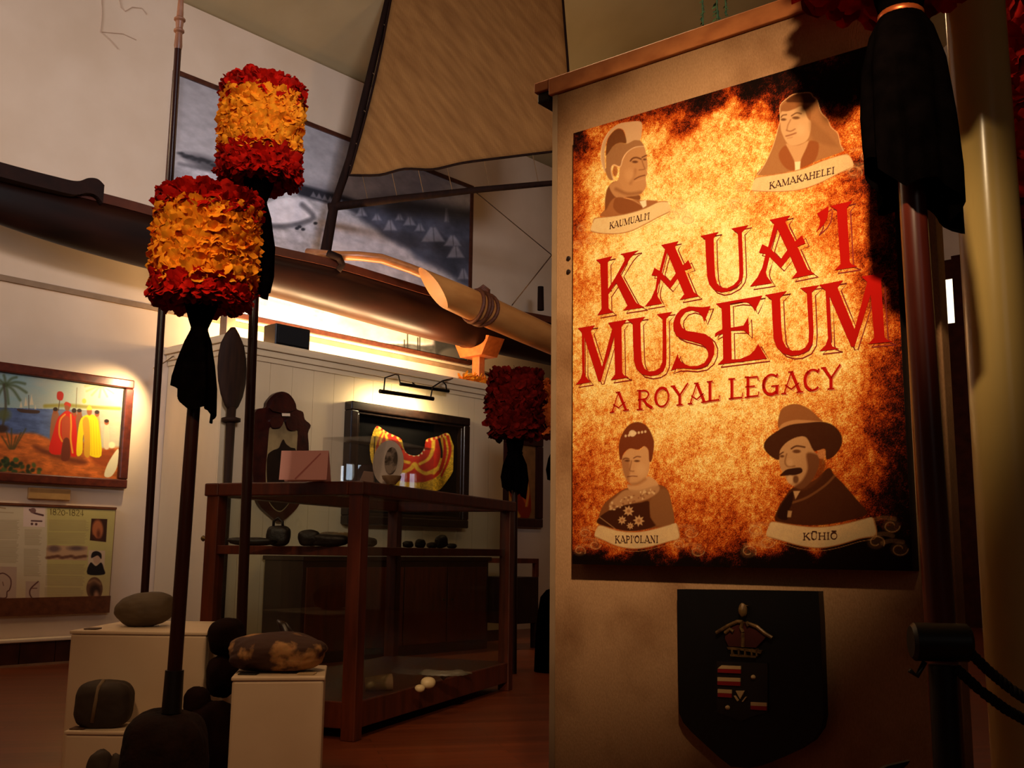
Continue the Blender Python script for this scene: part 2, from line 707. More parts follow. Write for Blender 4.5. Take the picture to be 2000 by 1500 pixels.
# partition (a deep, lower wall in front of the main wall)
sp0 = wsz(440, 655, DP)[0]
sp1 = wsz(983, 900, DP)[0]
ZP = wsz(520, 675, DP)[1]
mb = MB().wbox(sp0, sp1, DP + 0.02, DM - 0.01, 0, ZP - 0.02)
nb = int((sp1 - sp0) / 0.24)
for i in range(nb):
    a, b = lerp(sp0, sp1, i / nb), lerp(sp0, sp1, (i + 1) / nb)
    mb.wbox(a + 0.0015, b - 0.0015, DP, DP + 0.02, 0.12, ZP - 0.02)
struct('wall_partition', mb, m_board)
mb = MB()
for (h0, h1, p) in ((-0.16, -0.11, 0.015), (-0.11, -0.05, 0.035), (-0.05, 0.0, 0.06), (0.0, 0.03, 0.03)):
    mb.wbox(sp0 - p, sp1 + p, DP - p, DM - 0.01, ZP + h0, ZP + h1)
struct('trim_1', mb, m_board, bevel=0.006)

# picture rail across the main wall
zr = wsz(150, 571, DM)[1]
struct('trim_2', MB().wbox(S0, SE, DM - 0.025, DM, zr - 0.03, zr + 0.02), mat('dull_cream_trim', (150, 122, 92), (130, 104, 78), rough=0.6))
# low tiled riser along the foot of the main wall
dr = max(DM - 0.45, min(DM - 0.08, -PZ(40, 1287, 0).dot(WN)))
zt = wsz(60, 1254, dr)[1]
mb = MB().wbox(S0, sp0 - 0.02, dr + 0.012, DM, 0, zt)
n = int((sp0 - S0) / 0.3)
for i in range(n):
    a, b = lerp(S0, sp0 - 0.02, i / n), lerp(S0, sp0 - 0.02, (i + 1) / n)
    mb.wbox(a + 0.004, b - 0.004, dr, dr + 0.012, 0.02, zt - 0.004)
struct('baseboard_back', mb, m_tile)
struct('trim_3', MB().wbox(S0, sp0 - 0.02, dr - 0.02, DM, zt, zt + 0.03), m_white, bevel=0.008)
struct('trim_4', MB().wbox(S0, sp0 - 0.02, dr - 0.014, dr, 0, 0.018), mat('pale_floor_strip', (150, 112, 84), (132, 96, 70), rough=0.4))
struct('baseboard_partition', MB().wbox(sp0, sp1, DP - 0.015, DP, 0, 0.12), m_darkwood)

# right-hand wall: a bright tall window slit beside a dark door frame
def RW(py_, t, z):
    """point on the right wall: t metres from the main wall"""
    return WU * (SE - 0.0) - WN * (DM - t) + V((0, 0, z))


def rw_at(px, py):
    r = ray(px, py)
    k = (WU * SE).dot(WU) / r.dot(WU)
    p = EYE + r * k
    return DM + p.dot(WN), p.z


def rwbox(mb, t0, t1, off0, off1, z0, z1):
    q = lambda t, o, z: WU * (SE - o) - WN * (DM - t) + V((0, 0, z))
    return mb.hexa([q(t0, off1, z0), q(t1, off1, z0), q(t1, off0, z0), q(t0, off0, z0),
                    q(t0, off1, z1), q(t1, off1, z1), q(t1, off0, z1), q(t0, off0, z1)])


tw0, tw1 = rw_at(1845, 580)[0], rw_at(1864, 580)[0]
zw0, zw1 = rw_at(1862, 632)[1], rw_at(1860, 545)[1]
m_winwood = mat('dark_window_wood', (70, 28, 14), (48, 18, 9), rough=.8, spec=.1)
wf = struct('window_1', rwbox(rwbox(MB(), tw0 - 0.5, tw0, 0, 0.05, 0, zw1 + 0.3), tw1, tw1 + 2.2, 0, 0.05, 0, zw1 + 0.35), m_winwood)
rwbox(MB(), tw0, tw1, 0, 0.05, 0, zw0).build('lower_panel', m_winwood, wf)
rwbox(MB(), tw0, tw1, 0, 0.05, zw1, zw1 + .3).build('upper_panel', m_winwood, wf)
m_pane = emis('daylit_pane', (255, 236, 200), 2.2)
o = rwbox(MB(), tw0, tw1, 0.0, 0.012, zw0, zw1).build('pane', m_pane, wf)

# window further along the right-hand wall (seen mirrored in the show case glass)
def daypane(name, c1, c2, k, scale):
    t = NT(name)
    co = t.coords()
    nz = t.n('ShaderNodeTexNoise', i_Scale=scale, i_Detail=4)
    t.l(co, nz.inputs['Vector'])
    rp = t.n('ShaderNodeValToRGB')
    rp.color_ramp.elements[0].position, rp.color_ramp.elements[1].position = .38, .62
    rp.color_ramp.elements[0].color, rp.color_ramp.elements[1].color = lin(c1), lin(c2)
    t.l(nz.outputs['Fac'], rp.inputs[0])
    t.l(rp.outputs[0], t.b.inputs['Emission Color'])
    t.b.inputs['Emission Strength'].default_value = k
    return t.m


def wall_window(name, t0, t1, z0, z1, cols, pane):
    mb = MB()
    for k in range(cols + 1):
        t_ = lerp(t0, t1, k / cols)
        rwbox(mb, t_ - .03, t_ + .03, 0, .06, z0 - .03, z1 + .03)
    for z_ in (z0, z1):
        rwbox(mb, t0, t1, 0, .06, z_ - .03, z_ + .03)
    w = struct(name, mb, m_winwood)
    for k in range(cols):
        rwbox(MB(), lerp(t0, t1, k / cols) + .03, lerp(t0, t1, (k + 1) / cols) - .03, 0, .012, z0 + .03, z1 - .03).build('pane', pane, w)


wall_window('window_2', 4.94, 5.22, 1.24, 1.74, 1, daypane('garden_view', (90, 150, 120), (225, 240, 245), 4.0, 4.5))
wall_window('window_4', 5.84, 6.26, 2.14, 2.50, 2, daypane('bright_garden_view', (205, 225, 240), (245, 250, 255), 9.0, 3.0))
# left-hand wall with a paned window
struct('wall_left', MB().box(-7.6, -7.4, -3, 5.4, 0, ZC + 2.9), m_wall)
mb = MB()
wy0, wy1, wz0, wz1 = .58, .98, 1.92, 2.2
for k in range(3):
    y_ = lerp(wy0, wy1, k / 2)
    mb.box(-7.4, -7.34, y_ - .03, y_ + .03, wz0, wz1)
for k in range(2):
    z_ = lerp(wz0, wz1, k)
    mb.box(-7.4, -7.34, wy0, wy1, z_ - .03, z_ + .03)
w3 = struct('window_3', mb, m_white)
MB().box(-7.4, -7.39, wy0, wy1, wz0, wz1).build('pane', daypane('daylit_sky_view', (190, 214, 240), (245, 250, 255), 9.0, .8), w3)
# hairline paint cracks high on the main wall
mb = MB()
for pts in ([(198, -40), (199, 30), (196, 62), (214, 78), (230, 96)], [(228, -20), (236, 14), (244, 22), (258, 14), (276, 16), (286, 28)], [(196, 62), (240, 66), (266, 78)]):
    mb.tube([PD(x, y, WN, DM - .003) for x, y in pts], .006, 6)
o = mb.build('paint_cracks', mat('crack_tone', (196, 168, 140), (182, 152, 124), rough=.9), bpy.data.objects['wall_back'])

# ------------------------------------------------------------------ things on the main wall
def frame_boxes(mb, s0, s1, z0, z1, w, d0, d1):
    mb.wbox(s0, s1, d0, d1, z0, z0 + w)
    mb.wbox(s0, s1, d0, d1, z1 - w, z1)
    mb.wbox(s0, s0 + w, d0, d1, z0 + w, z1 - w)
    mb.wbox(s1 - w, s1, d0, d1, z0 + w, z1 - w)
    return mb


# --- oil painting of cloaked figures
ptR = wsz(250, 850, DM)[0]
pz1 = wsz(257, 744, DM)[1]
pz0 = wsz(243, 955, DM)[1]
ptL = ptR - 2.35
t = thing('framed_painting', 'framed painting of figures in red and yellow cloaks on a beach', 'painting', W((ptL + ptR) / 2, DM, pz0))
fw = 0.085
frame_boxes(MB(), ptL, ptR, pz0, pz1, fw, DM - 0.06, DM).build('frame', woodmat('reddish_frame_wood', (104, 40, 20), (70, 24, 12), 'X'), t, bevel=0.012)


def paint_oil(c, u, v):
    X, Y = c.X, c.Y
    n = fbm(u * 9, v * 7, 1)
    n2 = fbm(u * 30, v * 30, 3)
    base = np.zeros((len(X), 3))
    sky = np.array([92, 130, 140])[None] * (1 - n[:, None]) * 1.25 + np.array([196, 190, 170])[None] * n[:, None] * 0.9
    glow = sstep(60, 230, X)[:, None]
    sky = sky * (1 - 0.75 * glow) + np.array([240, 226, 170])[None] * 0.75 * glow
    base[:] = sky
    hor = 796 + 0.03 * X
    sea = (Y > hor)
    sc = np.array([78, 96, 142])[None] * (0.75 + 0.5 * n2[:, None])
    sc = sc * (1 - 0.7 * glow) + np.array([236, 214, 150])[None] * 0.7 * glow
    base[sea] = sc[sea]
    shore = 838 + 0.16 * X + 4 * np.sin(X / 14)
    k = sstep(-3, 6, Y - shore)[:, None]
    sand = np.array([188, 96, 38])[None] * (0.62 + 0.75 * n2[:, None])
    base = base * (1 - k) + sand * k
    c.C[:] = base
    c.G[:] = 0.3
    c.zoom(0, 690, 5.356)
    c.line([(470, 552), (700, 545), (900, 560), (1250, 580)], 36, (150, 140, 62), 4)
    # ship
    c.poly([(180, 580), (300, 590), (410, 600), (390, 630), (220, 618)], (66, 44, 36), 1.5)
    for (a, b, w_, h_) in ((330, 480, 44, 100), (270, 500, 36, 85), (220, 530, 30, 60), (370, 560, 18, 40)):
        c.poly([(a - w_ / 2, b + h_ * .6), (a, b - h_ * .5), (a + w_ / 2, b + h_ * .6)], (206, 190, 160), 2, smooth=False)
    c.line([(300, 440), (302, 590)], 6, (70, 50, 40))
    # palm at the left
    for k in range(9):
        a = -2.9 + k * 0.62
        c.line([(60, 330), (60 + 110 * math.cos(a), 330 + 70 * math.sin(a)), (60 + 220 * math.cos(a), 330 + 150 * math.sin(a) + 50)], 26, (74, 86, 52), 4, .75)
    c.line([(40, 330), (60, 560), (20, 800)], 26, (70, 62, 44), 3, .8)
    c.ell(40, 640, 70, 60, (88, 92, 46), 9, .8)
    for k in range(8):
        a = 0.2 + k * 0.5
        c.line([(1060, 330), (1060 + 90 * math.cos(a), 340 + 60 * math.sin(a)), (1060 + 170 * math.cos(a), 350 + 110 * math.sin(a))], 16, (178, 160, 70), 4, .6)
    # shadows in the sand, as painted
    c.poly([(370, 960), (650, 1060), (900, 1120), (860, 1170), (600, 1110), (380, 1020)], (96, 42, 20), 9, .8)
    c.poly([(940, 1070), (1180, 1000), (1230, 1180), (1060, 1190)], (122, 48, 18), 9, .7)
    # plants lower left
    for k in range(46):
        x, y = random.uniform(0, 520), random.uniform(1090, 1270)
        if y > 1075 + x * .22:
            c.ell(x, y, 26, 20, random.choice([(52, 70, 36), (36, 48, 26), (74, 92, 44)]), 3, .9, random.uniform(0, 3))
    for k in range(6):
        c.line([(100 + k * 10, 1000), (20 + k * 50, 870 - (k % 3) * 40)], 14, (64, 62, 34), 3, .8)
    c.ell(20, 790, 70, 40, (60, 40, 34), 5)
    skin = (150, 80, 42)
    def person(x, top, bot, w_, cape, edge=None, head=skin, hair=(44, 24, 16)):
        h = bot - top
        c.poly([(x - w_ * .3, top + h * .16), (x + w_ * .3, top + h * .16), (x + w_ * .5, bot), (x - w_ * .5, bot)], cape, 2)
        if edge:
            c.line([(x - w_ * .1, top + h * .2), (x - w_ * .16, top + h * .6), (x - w_ * .1, bot)], 26, edge, 2)
        c.ell(x, top + h * .075, 24, h * .06 + 12, head, 1.6)
        c.ell(x, top + h * .03, 24, h * .04 + 6, hair, 1.6)
    person(580, 575, 930, 110, (150, 92, 60))
    person(775, 585, 1040, 110, (196, 44, 22), (226, 150, 40))
    person(830, 590, 900, 90, (140, 84, 50))
    person(1015, 605, 960, 80, (196, 150, 96))
    person(1115, 700, 980, 60, (206, 186, 150))
    c.poly([(640, 640), (700, 600), (760, 640), (800, 760), (800, 1050), (740, 1050), (730, 900), (660, 900), (650, 1050), (515, 1030), (560, 820), (600, 690)], (206, 30, 16), 1.6)
    c.poly([(650, 680), (730, 680), (735, 900), (655, 900)], (178, 70, 34), 2)
    c.line([(680, 640), (630, 700), (620, 840), (650, 920)], 18, (224, 140, 40), 1.6)
    c.line([(740, 640), (745, 760), (740, 900), (760, 1040)], 18, (224, 150, 44), 1.6)
    c.poly([(665, 905), (725, 905), (730, 1100), (640, 1110)], (104, 42, 22), 2)
    c.ell(705, 560, 30, 44, skin, 1.6)
    c.poly([(670, 540), (690, 508), (740, 530), (735, 560), (700, 545)], (190, 50, 24), 1.6)
    c.poly([(850, 680), (940, 640), (1010, 670), (1040, 800), (1060, 1070), (940, 1070), (910, 980), (915, 860), (870, 860), (860, 1040), (800, 1060), (815, 820)], (238, 206, 20), 1.6)
    c.poly([(865, 700), (930, 700), (940, 1060), (880, 1060), (880, 900)], (206, 150, 36), 2)
    for k in range(4):
        c.line([(950 + k * 26, 700), (960 + k * 28, 1060)], 8, (222, 176, 14), 2, .7)
    c.ell(935, 610, 26, 40, skin, 1.6)
    c.poly([(905, 590), (935, 540), (965, 590)], (224, 190, 60), 1.6)
    c.poly([(600, 410), (640, 400), (665, 430), (650, 490), (600, 480)], (178, 34, 22), 1.6)
    c.line([(625, 490), (610, 600)], 8, (90, 60, 40))
    c.ell(880, 500, 22, 26, (222, 190, 70), 2)
    c.line([(805, 360), (795, 570)], 6, (120, 100, 70))
    c.poly([(1090, 1280), (1130, 1150), (1220, 1010), (1245, 1030), (1225, 1190), (1160, 1290)], (224, 210, 168), 1.6)
    c.ell(1170, 960, 34, 34, (236, 220, 170), 3)


m_oil = printmat('oil_paint', 0.4, 0.25, 120, 0.4)
picture('canvas', W(ptL + fw * .9, DM - 0.025, pz0 + fw * .9), WU * (ptR - ptL - fw * 1.8), V((0, 0, pz1 - pz0 - fw * 1.8)), 760, 340, paint_oil, m_oil, t)

# --- small brass title plate below it
a, z1_ = wsz(54, 952, DM)
b, z0_ = wsz(134, 978, DM)
o = MB().wbox(a, b, DM - 0.03, DM, z0_, z1_).build('title_plate', mat('pale_brass', (196, 150, 92), (176, 130, 76), rough=0.4, metal=0.3), bevel=0.006)
tag(o, 'small pale title plate on the wall right below the cloaked figures painting', 'plaque')

# --- information panel
ipR = wsz(216, 1090, DM)[0]
iz1 = wsz(222, 991, DM)[1]
iz0 = wsz(208, 1196, DM)[1]
ipL = ipR - 2.0
t = thing('information_panel', 'printed history panel headed 1820-1824 on the left wall', 'panel', W((ipL + ipR) / 2, DM, iz0))
MB().wbox(ipL, ipR, DM - 0.04, DM, iz0, iz1).build('board', mat('panel_edge', (150, 112, 78), (130, 96, 66), rough=0.6), t, bevel=0.004)
m_rail = woodmat('rail_wood', (112, 62, 34), (84, 42, 22), 'X')
MB().wbox(ipL, ipR, DM - 0.055, DM - 0.04, iz0, iz0 + 0.15).build('bottom_rail', m_rail, t)
MB().wbox(ipL, ipR, DM - 0.048, DM - 0.04, iz1 - 0.02, iz1).build('top_rail', m_rail, t)


def paint_info(c, u, v):
    X, Y = c.X, c.Y
    n = fbm(u * 6, v * 5, 2)
    w = np.array([206, 186, 152])[None] * (0.95 + 0.1 * n[:, None])
    g = np.array([186, 168, 96])[None] * (0.95 + 0.1 * n[:, None])
    k = (sstep(90, 94, X) * 0.9)[:, None]
    c.C[:] = w * (1 - k) + g * k
    c.zoom(0, 960, 5.77)
    fd = sstep(700, 1200, Y * 0 + (Y - 960) * 5.77)[:, None] * 0.5
    c.C[:] = c.C * (1 - fd) + np.array([196, 160, 112])[None] * fd
    # white sketch box
    c.poly([(265, 165), (510, 175), (505, 400), (262, 395)], (220, 192, 176), 1, smooth=False)
    c.line([(335, 205), (380, 240), (485, 268)], 20, (78, 44, 44), 1.2)
    c.ell(372, 215, 34, 30, (120, 84, 78), 1.2)
    c.line([(355, 330), (470, 335)], 16, (84, 48, 46), 1.2)
    c.ell(360, 365, 14, 14, (84, 48, 46))
    c.ell(408, 368, 14, 14, (84, 48, 46))
    # blurred body copy
    def block(x0, y0, x1, y1, col=(150, 126, 88)):
        y = y0
        while y < y1:
            c.line([(x0, y), (x1 - random.random() * 40, y + (x1 - x0) * .012)], 5, col, 1.0, .7, False)
            y += 13
    for b in ((-200, 320, 225, 530), (-200, 550, 215, 800), (280, 430, 470, 600), (270, 650, 460, 960), (555, 320, 1000, 445), (545, 465, 985, 590), (525, 820, 975, 930), (515, 950, 955, 1060), (505, 1085, 940, 1210)):
        block(*b)
    c.line([(0, 180), (60, 190)], 14, (150, 116, 80), 1.5, .8)
    c.line([(-20, 232), (150, 240)], 8, (150, 116, 80), 1.5, .6)
    # pictures
    c.poly([(1030, 305), (1210, 310), (1195, 570), (1012, 550)], (58, 26, 14), 1, smooth=False)
    c.ell(1100, 430, 62, 110, (176, 98, 56), 4)
    c.ell(1110, 480, 20, 50, (110, 52, 28), 4)
    c.line([(1050, 500), (1090, 540), (1150, 540)], 20, (70, 30, 16), 3)
    c.poly([(528, 605), (990, 618), (980, 778), (515, 765)], (190, 148, 108), 1, smooth=False)
    c.ell(610, 645, 70, 36, (112, 84, 74), 5)
    c.ell(860, 640, 90, 26, (104, 78, 70), 5)
    for k in range(9):
        c.ell(550 + k * 50, 745 - (k % 3) * 8, 34, 16, (100, 58, 40), 3, .9)
    c.poly([(1000, 660), (1185, 668), (1172, 935), (985, 930)], (202, 172, 138), 1, smooth=False)
    c.poly([(985, 930), (1020, 800), (1080, 840), (1140, 800), (1170, 870), (1172, 935)], (24, 14, 14), 1.5)
    c.ell(1090, 760, 40, 64, (190, 150, 118), 2)
    c.poly([(1030, 750), (1040, 690), (1090, 672), (1140, 700), (1140, 760), (1100, 720)], (28, 16, 14), 1.5)
    c.ell(1065, 1095, 92, 130, (104, 66, 42), 1.2)
    c.ell(1070, 1120, 58, 70, (52, 28, 16), 6)
    c.ell(1085, 1170, 28, 50, (170, 118, 84), 5)
    c.line([(1000, 1030), (1060, 1000), (1130, 1040)], 20, (176, 128, 84), 5, .7)
    # maps
    c.poly([(-150, 840), (190, 850), (180, 1235), (-150, 1225)], (184, 152, 128), 1, smooth=False)
    c.line([(-60, 960), (30, 920), (110, 970), (125, 1040), (105, 1110), (80, 1130), (70, 1195), (0, 1200), (-60, 1190)], 12, (92, 48, 42), 1.2)
    c.line([(30, 1020), (40, 1060)], 8, (110, 64, 54))
    c.poly([(290, 1010), (450, 1015), (440, 1235), (285, 1230)], (184, 152, 128), 1, smooth=False)
    c.line([(430, 1015), (350, 1090), (335, 1150), (360, 1200), (390, 1225)], 14, (92, 48, 42), 1.4)
    c.line([(350, 1090), (415, 1090)], 8, (92, 48, 42), 1.4)


m_print = printmat('printed_paper', 0.55)
picture('print', W(ipL + 0.01, DM - 0.0425, iz0 + 0.15), WU * (ipR - ipL - 0.02), V((0, 0, iz1 - iz0 - 0.18)), 560, 300, paint_info, m_print, t)
INFO = t

# --- black-and-white mural photograph high on the main wall
muR = wsz(917, 540, DM)[0]
muL = wsz(326, 300, DM)[0]
mz1 = wsz(920, 365, DM)[1]
mz0 = wsz(916, 715, DM)[1]
t = thing('mural_photograph', 'huge black-and-white shore photograph in a thin frame behind the canoe', 'photograph', W((muL + muR) / 2, DM, mz0))
frame_boxes(MB(), muL, muR, mz0, mz1, 0.05, DM - 0.05, DM).build('frame', woodmat('thin_frame_wood', (84, 44, 30), (60, 28, 18), 'X'), t)


def paint_mural(c, u, v):
    X, Y = c.X, c.Y
    n = fbm(u * 5, v * 5, 0)
    n2 = fbm(u * 40, v * 40, 4)
    n3 = fbm(u * 16, v * 14, 2)
    g = 168 + 30 * sstep(160, 330, Y - 0.36 * (X - 350)) + 0 * X
    c.C[:] = g[:, None] * np.array([1.0, 0.97, 0.98])[None]
    # far hill, soft-edged, sloping down to the right
    hill = 332 + (X - 600) * 0.30 + 10 * (n - .5)
    k = sstep(0, 55, Y - hill)[:, None] * sstep(560, 640, X)[:, None]
    c.C[:] = c.C * (1 - k) + np.array([104, 102, 110])[None] * k
    # left headland and its reflection
    c.poly([(350, 300), (400, 305), (470, 330), (560, 350), (560, 368), (440, 344), (390, 326)], (80, 78, 84), 12, .8)
    for k_ in range(26):
        c.ell(352 + k_ * 3.4, 300 + k_ * 1.0 + random.uniform(-3, 5), random.uniform(3, 7), random.uniform(1.5, 3.5), (46, 46, 52), 3, .7, .2)
    # pale water then grey shore
    k = sstep(0, 14, Y - (322 + (X - 345) * .16))[:, None] * (1 - sstep(560, 600, X))[:, None]
    c.C[:] = c.C * (1 - k) + np.array([214, 210, 212])[None] * k
    c.line([(350, 322), (430, 338), (520, 352)], 9, (60, 58, 64), 7, .9)
    c.line([(360, 330), (430, 346)], 5, (150, 146, 150), 4, .9)
    shore = 372 + (X - 600) * 0.22
    k = sstep(-4, 12, Y - shore)[:, None]
    gr = (164 + 60 * n2)[:, None] * np.array([1, .98, 1.0])[None]
    c.C[:] = np.where(k > 0, c.C * (1 - k) + gr * k, c.C)
    c.line([(590, 372), (640, 386), (700, 404), (760, 430)], 22, (44, 44, 52), 7)
    for k_ in range(12):
        c.poly([(606 + k_ * 11, 384 + k_ * 3.2), (612 + k_ * 11, 374 + k_ * 3.2), (619 + k_ * 11, 387 + k_ * 3.2)], (134, 130, 136), 2.4, .8, False)
    c.ell(560, 412, 52, 26, (240, 234, 238), 4, 1, -.1)
    c.line([(520, 442), (570, 440), (612, 425), (590, 400)], 10, (78, 76, 82), 6, .7)
    for (x, y) in ((585, 443), (592, 448), (616, 436), (580, 446)):
        c.ell(x, y, 4, 3, (50, 50, 56), 2)
    # pale sandy beach
    k = (sstep(0, 30, Y - (404 + (X - 660) * .34)) * sstep(630, 660, X))[:, None]
    bc = (200 + 24 * n2)[:, None] * np.array([1, .96, .97])[None]
    c.C[:] = c.C * (1 - k) + bc * k
    # dark vegetation in a wedge widening to the right
    lo = 412 + (X - 680) * 0.62 + 16 * (n3 - .5)
    k = (sstep(0, 10, Y - (392 + (X - 680) * .10)) * (1 - sstep(-6, 14, Y - lo)) * sstep(672, 700, X))[:, None]
    vg = (52 + 66 * n3)[:, None] * np.array([.92, .95, 1.12])[None]
    c.C[:] = c.C * (1 - k) + vg * k
    k = (sstep(0, 26, Y - (368 + (X - 760) * .17)) * (1 - sstep(392, 420, Y - (X - 700) * .12)) * sstep(700, 790, X))[:, None]
    c.C[:] = c.C * (1 - k) + np.array([70, 70, 76])[None] * k
    for (x, y, w_, h_) in ((762, 440, 26, 20), (800, 432, 24, 16), (846, 458, 46, 28), (884, 470, 34, 20), (890, 492, 34, 22), (872, 420, 8, 26), (706, 414, 22, 16), (736, 424, 18, 12), (905, 535, 22, 20), (780, 424, 16, 12), (820, 444, 20, 14)):
        c.poly([(x - w_ / 2, y + h_ / 2), (x - w_ * .12, y - h_ / 2), (x + w_ * .1, y - h_ / 2), (x + w_ / 2, y + h_ / 2)], (186, 183, 194), 4, .62, False)
        c.line([(x, y - h_ / 2), (x + 2, y + h_ / 2)], 2, (84, 84, 92), 2, .7)
    # foreground trees in the lower right corner
    k = (sstep(0, 5, Y - (668 + 10 * (n3 - .5) + (X - 740) * .03)) * sstep(700, 760, X) * (1 - sstep(846, 852, X)))[:, None]
    c.C[:] = c.C * (1 - k) + ((54 + 70 * n2)[:, None]) * k
    k = (sstep(0, 8, Y - 560 - (X - 800) * .02) * (1 - sstep(664, 672, Y)) * sstep(600, 700, X) * (1 - sstep(840, 848, X)))[:, None]
    c.C[:] = c.C * (1 - k) + np.array([188, 178, 160])[None] * k
    k = (sstep(842, 852, X + 8 * (n3 - .5)) * sstep(600, 640, Y))[:, None]
    c.C[:] = c.C * (1 - k) + ((36 + 44 * n3)[:, None]) * k
    c.C *= (.88 + .24 * n2)[:, None]
    c.ell(882, 694, 24, 14, (104, 100, 96), 5, .8)
    for (x, a, b) in ((796, 652, 690), (816, 660, 690), (820, 656, 690), (790, 664, 690)):
        c.line([(x, a), (x, b)], 2.4, (40, 38, 36), 1.4)


picture('photographic_print', W(muL + .03, DM - 0.03, mz0 + .03), WU * (muR - muL - .06), V((0, 0, mz1 - mz0 - .06)), 460, 250, paint_mural, printmat('matte_photo_paper', 0.6), t)

# --- little spotlight on a thin arm, aimed at the cloaked-figures painting
p0 = W(wsz(352, 690, DM)[0], DM - 0.0, wsz(352, 690, DM)[1])
p1 = PD(313, 722, WN, DM - 0.42)
t = thing('arm_spotlight', 'tiny spotlight on a thin arm beside the cloaked figures painting', 'lamp', p0)
MB().tube([p0, lerp(p0, p1, .4) + V((0, 0, .03)), lerp(p0, p1, .85) + V((0, 0, .04)), p1 + V((0, 0, .05))], 0.006, 8).build('arm', mat('dull_brass', (120, 92, 58), (90, 66, 40), rough=0.35, metal=0.8), t, smooth=True)
MB().lathe(p1 + V((0, 0, .05)), (V((0, 0, -.7)) - WU * .5 - WN * 0.2), [(0, .012), (.02, .02), (.07, .028), (.075, .024)], 16).build('shade', mat('silver_metal', (170, 160, 150), (140, 130, 120), rough=0.25, metal=0.9), t, smooth=40)
light('painting_spot_bulb', 'SPOT', p1 + V((0, 0, -.02)), W(ptR - 0.25, DM, pz1 - 0.35), 90, (1.0, 0.74, 0.40),
      spot_size=math.radians(105), spot_blend=1.0, shadow_soft_size=0.03)

# ------------------------------------------------------------------ things on the partition
# --- framed feather cape
cs0 = wsz(688, 782, DP - .12)[0]
cs1 = wsz(918, 880, DP - .12)[0]
cz1 = wsz(688, 782, DP - .12)[1]
cz0 = wsz(915, 1032, DP - .12)[1]
t = thing('framed_feather_cape', 'red and yellow feather cape in a deep black shadow-box frame', 'framed cape', W((cs0 + cs1) / 2, DP, cz0))
m_blackframe = woodmat('black_lacquer_frame', (34, 20, 14), (20, 11, 8), 'X', rough=0.25)
frame_boxes(MB(), cs0, cs1, cz0, cz1, 0.09, DP - .12, DP).build('frame', m_blackframe, t, bevel=0.012)
frame_boxes(MB(), cs0 + .09, cs1 - .09, cz0 + .09, cz1 - .09, 0.03, DP - .10, DP).build('inner_moulding', m_blackframe, t, bevel=0.006)
MB().wbox(cs0 + .1, cs1 - .1, DP - .03, DP - .005, cz0 + .1, cz1 - .1).build('backing', mat('black_velvet', (10, 8, 8), (6, 5, 5), rough=0.95, spec=0.05), t)
MB().wbox(cs0 + .1, cs1 - .1, DP - .094, DP - .09, cz0 + .1, cz1 - .1).build('glass', glassmat('frame_glass'), t)
ZX, ZY, ZS = 470, 750, 4.348
cape_out = [(1135, 358), (1100, 450), (1085, 560), (1110, 700), (1180, 800), (1300, 868), (1450, 905), (1580, 915), (1680, 895), (1760, 800), (1800, 690), (1803, 580), (1780, 490), (1747, 415), (1650, 445), (1565, 472), (1545, 545), (1480, 605), (1410, 592), (1370, 540), (1345, 470), (1260, 420), (1190, 385)]
cape_px = np.array(spline([(ZX + a / ZS, ZY + b / ZS) for a, b in cape_out], 4))


def in_poly(P, X, Y):
    ins = np.zeros(len(X), bool)
    for (ax, ay), (bx, by) in zip(P, np.roll(P, -1, 0)):
        if ay != by:
            ins ^= ((ay > Y) != (by > Y)) & (X < (bx - ax) * (Y - ay) / (by - ay) + ax)
    return ins


def paint_cape(c, u, v):
    c.zoom(ZX, ZY, ZS)
    n = fbm(u * 60, v * 60, 3)
    c.C[:] = np.array([214, 172, 40])[None] * (0.7 + .5 * n[:, None])
    red = (176, 34, 12)
    yel = (214, 170, 48)
    c.poly([(1150, 470), (1130, 580), (1150, 690), (1220, 770), (1350, 825), (1500, 835), (1600, 815), (1690, 740), (1735, 620), (1735, 520), (1700, 450), (1560, 480), (1480, 610), (1370, 560), (1290, 440), (1200, 400)], red, 2)
    for q in ([(1215, 410), (1260, 560), (1330, 640), (1420, 668)], [(1500, 680), (1580, 640), (1615, 560), (1620, 470)]):
        c.line(q, 26, yel, 2)
    c.line([(1260, 700), (1350, 750), (1430, 720), (1460, 680), (1490, 730), (1570, 760), (1650, 720)], 32, yel, 2)
    c.line([(1690, 450), (1700, 560), (1670, 680), (1620, 760)], 24, yel, 2)
    c.line([(1660, 455), (1690, 560), (1690, 620)], 22, (20, 12, 8), 2)
    c.line([(1745, 440), (1765, 560), (1740, 680), (1690, 780)], 20, red, 2)
    c.line([(1200, 410), (1160, 520), (1190, 660)], 20, yel, 2)
    for p in ((1370, 545), (1395, 575), (1425, 598), (1455, 608), (1488, 606), (1520, 590), (1545, 560)):
        c.ell(p[0], p[1], 10, 10, (238, 222, 170), 1.2)
    for i in range(22):
        q = lerp(0, 1, i / 21)
        x, y = (lerp(1140, 1345, q * 2), lerp(360, 465, q * 2)) if q < .5 else (lerp(1565, 1745, q * 2 - 1), lerp(475, 418, q * 2 - 1))
        c.ell(x, y + 8, 10, 12, (232, 190, 90) if i % 2 else (170, 40, 20), 1.5)
    c.C *= (0.82 + .3 * n[:, None])


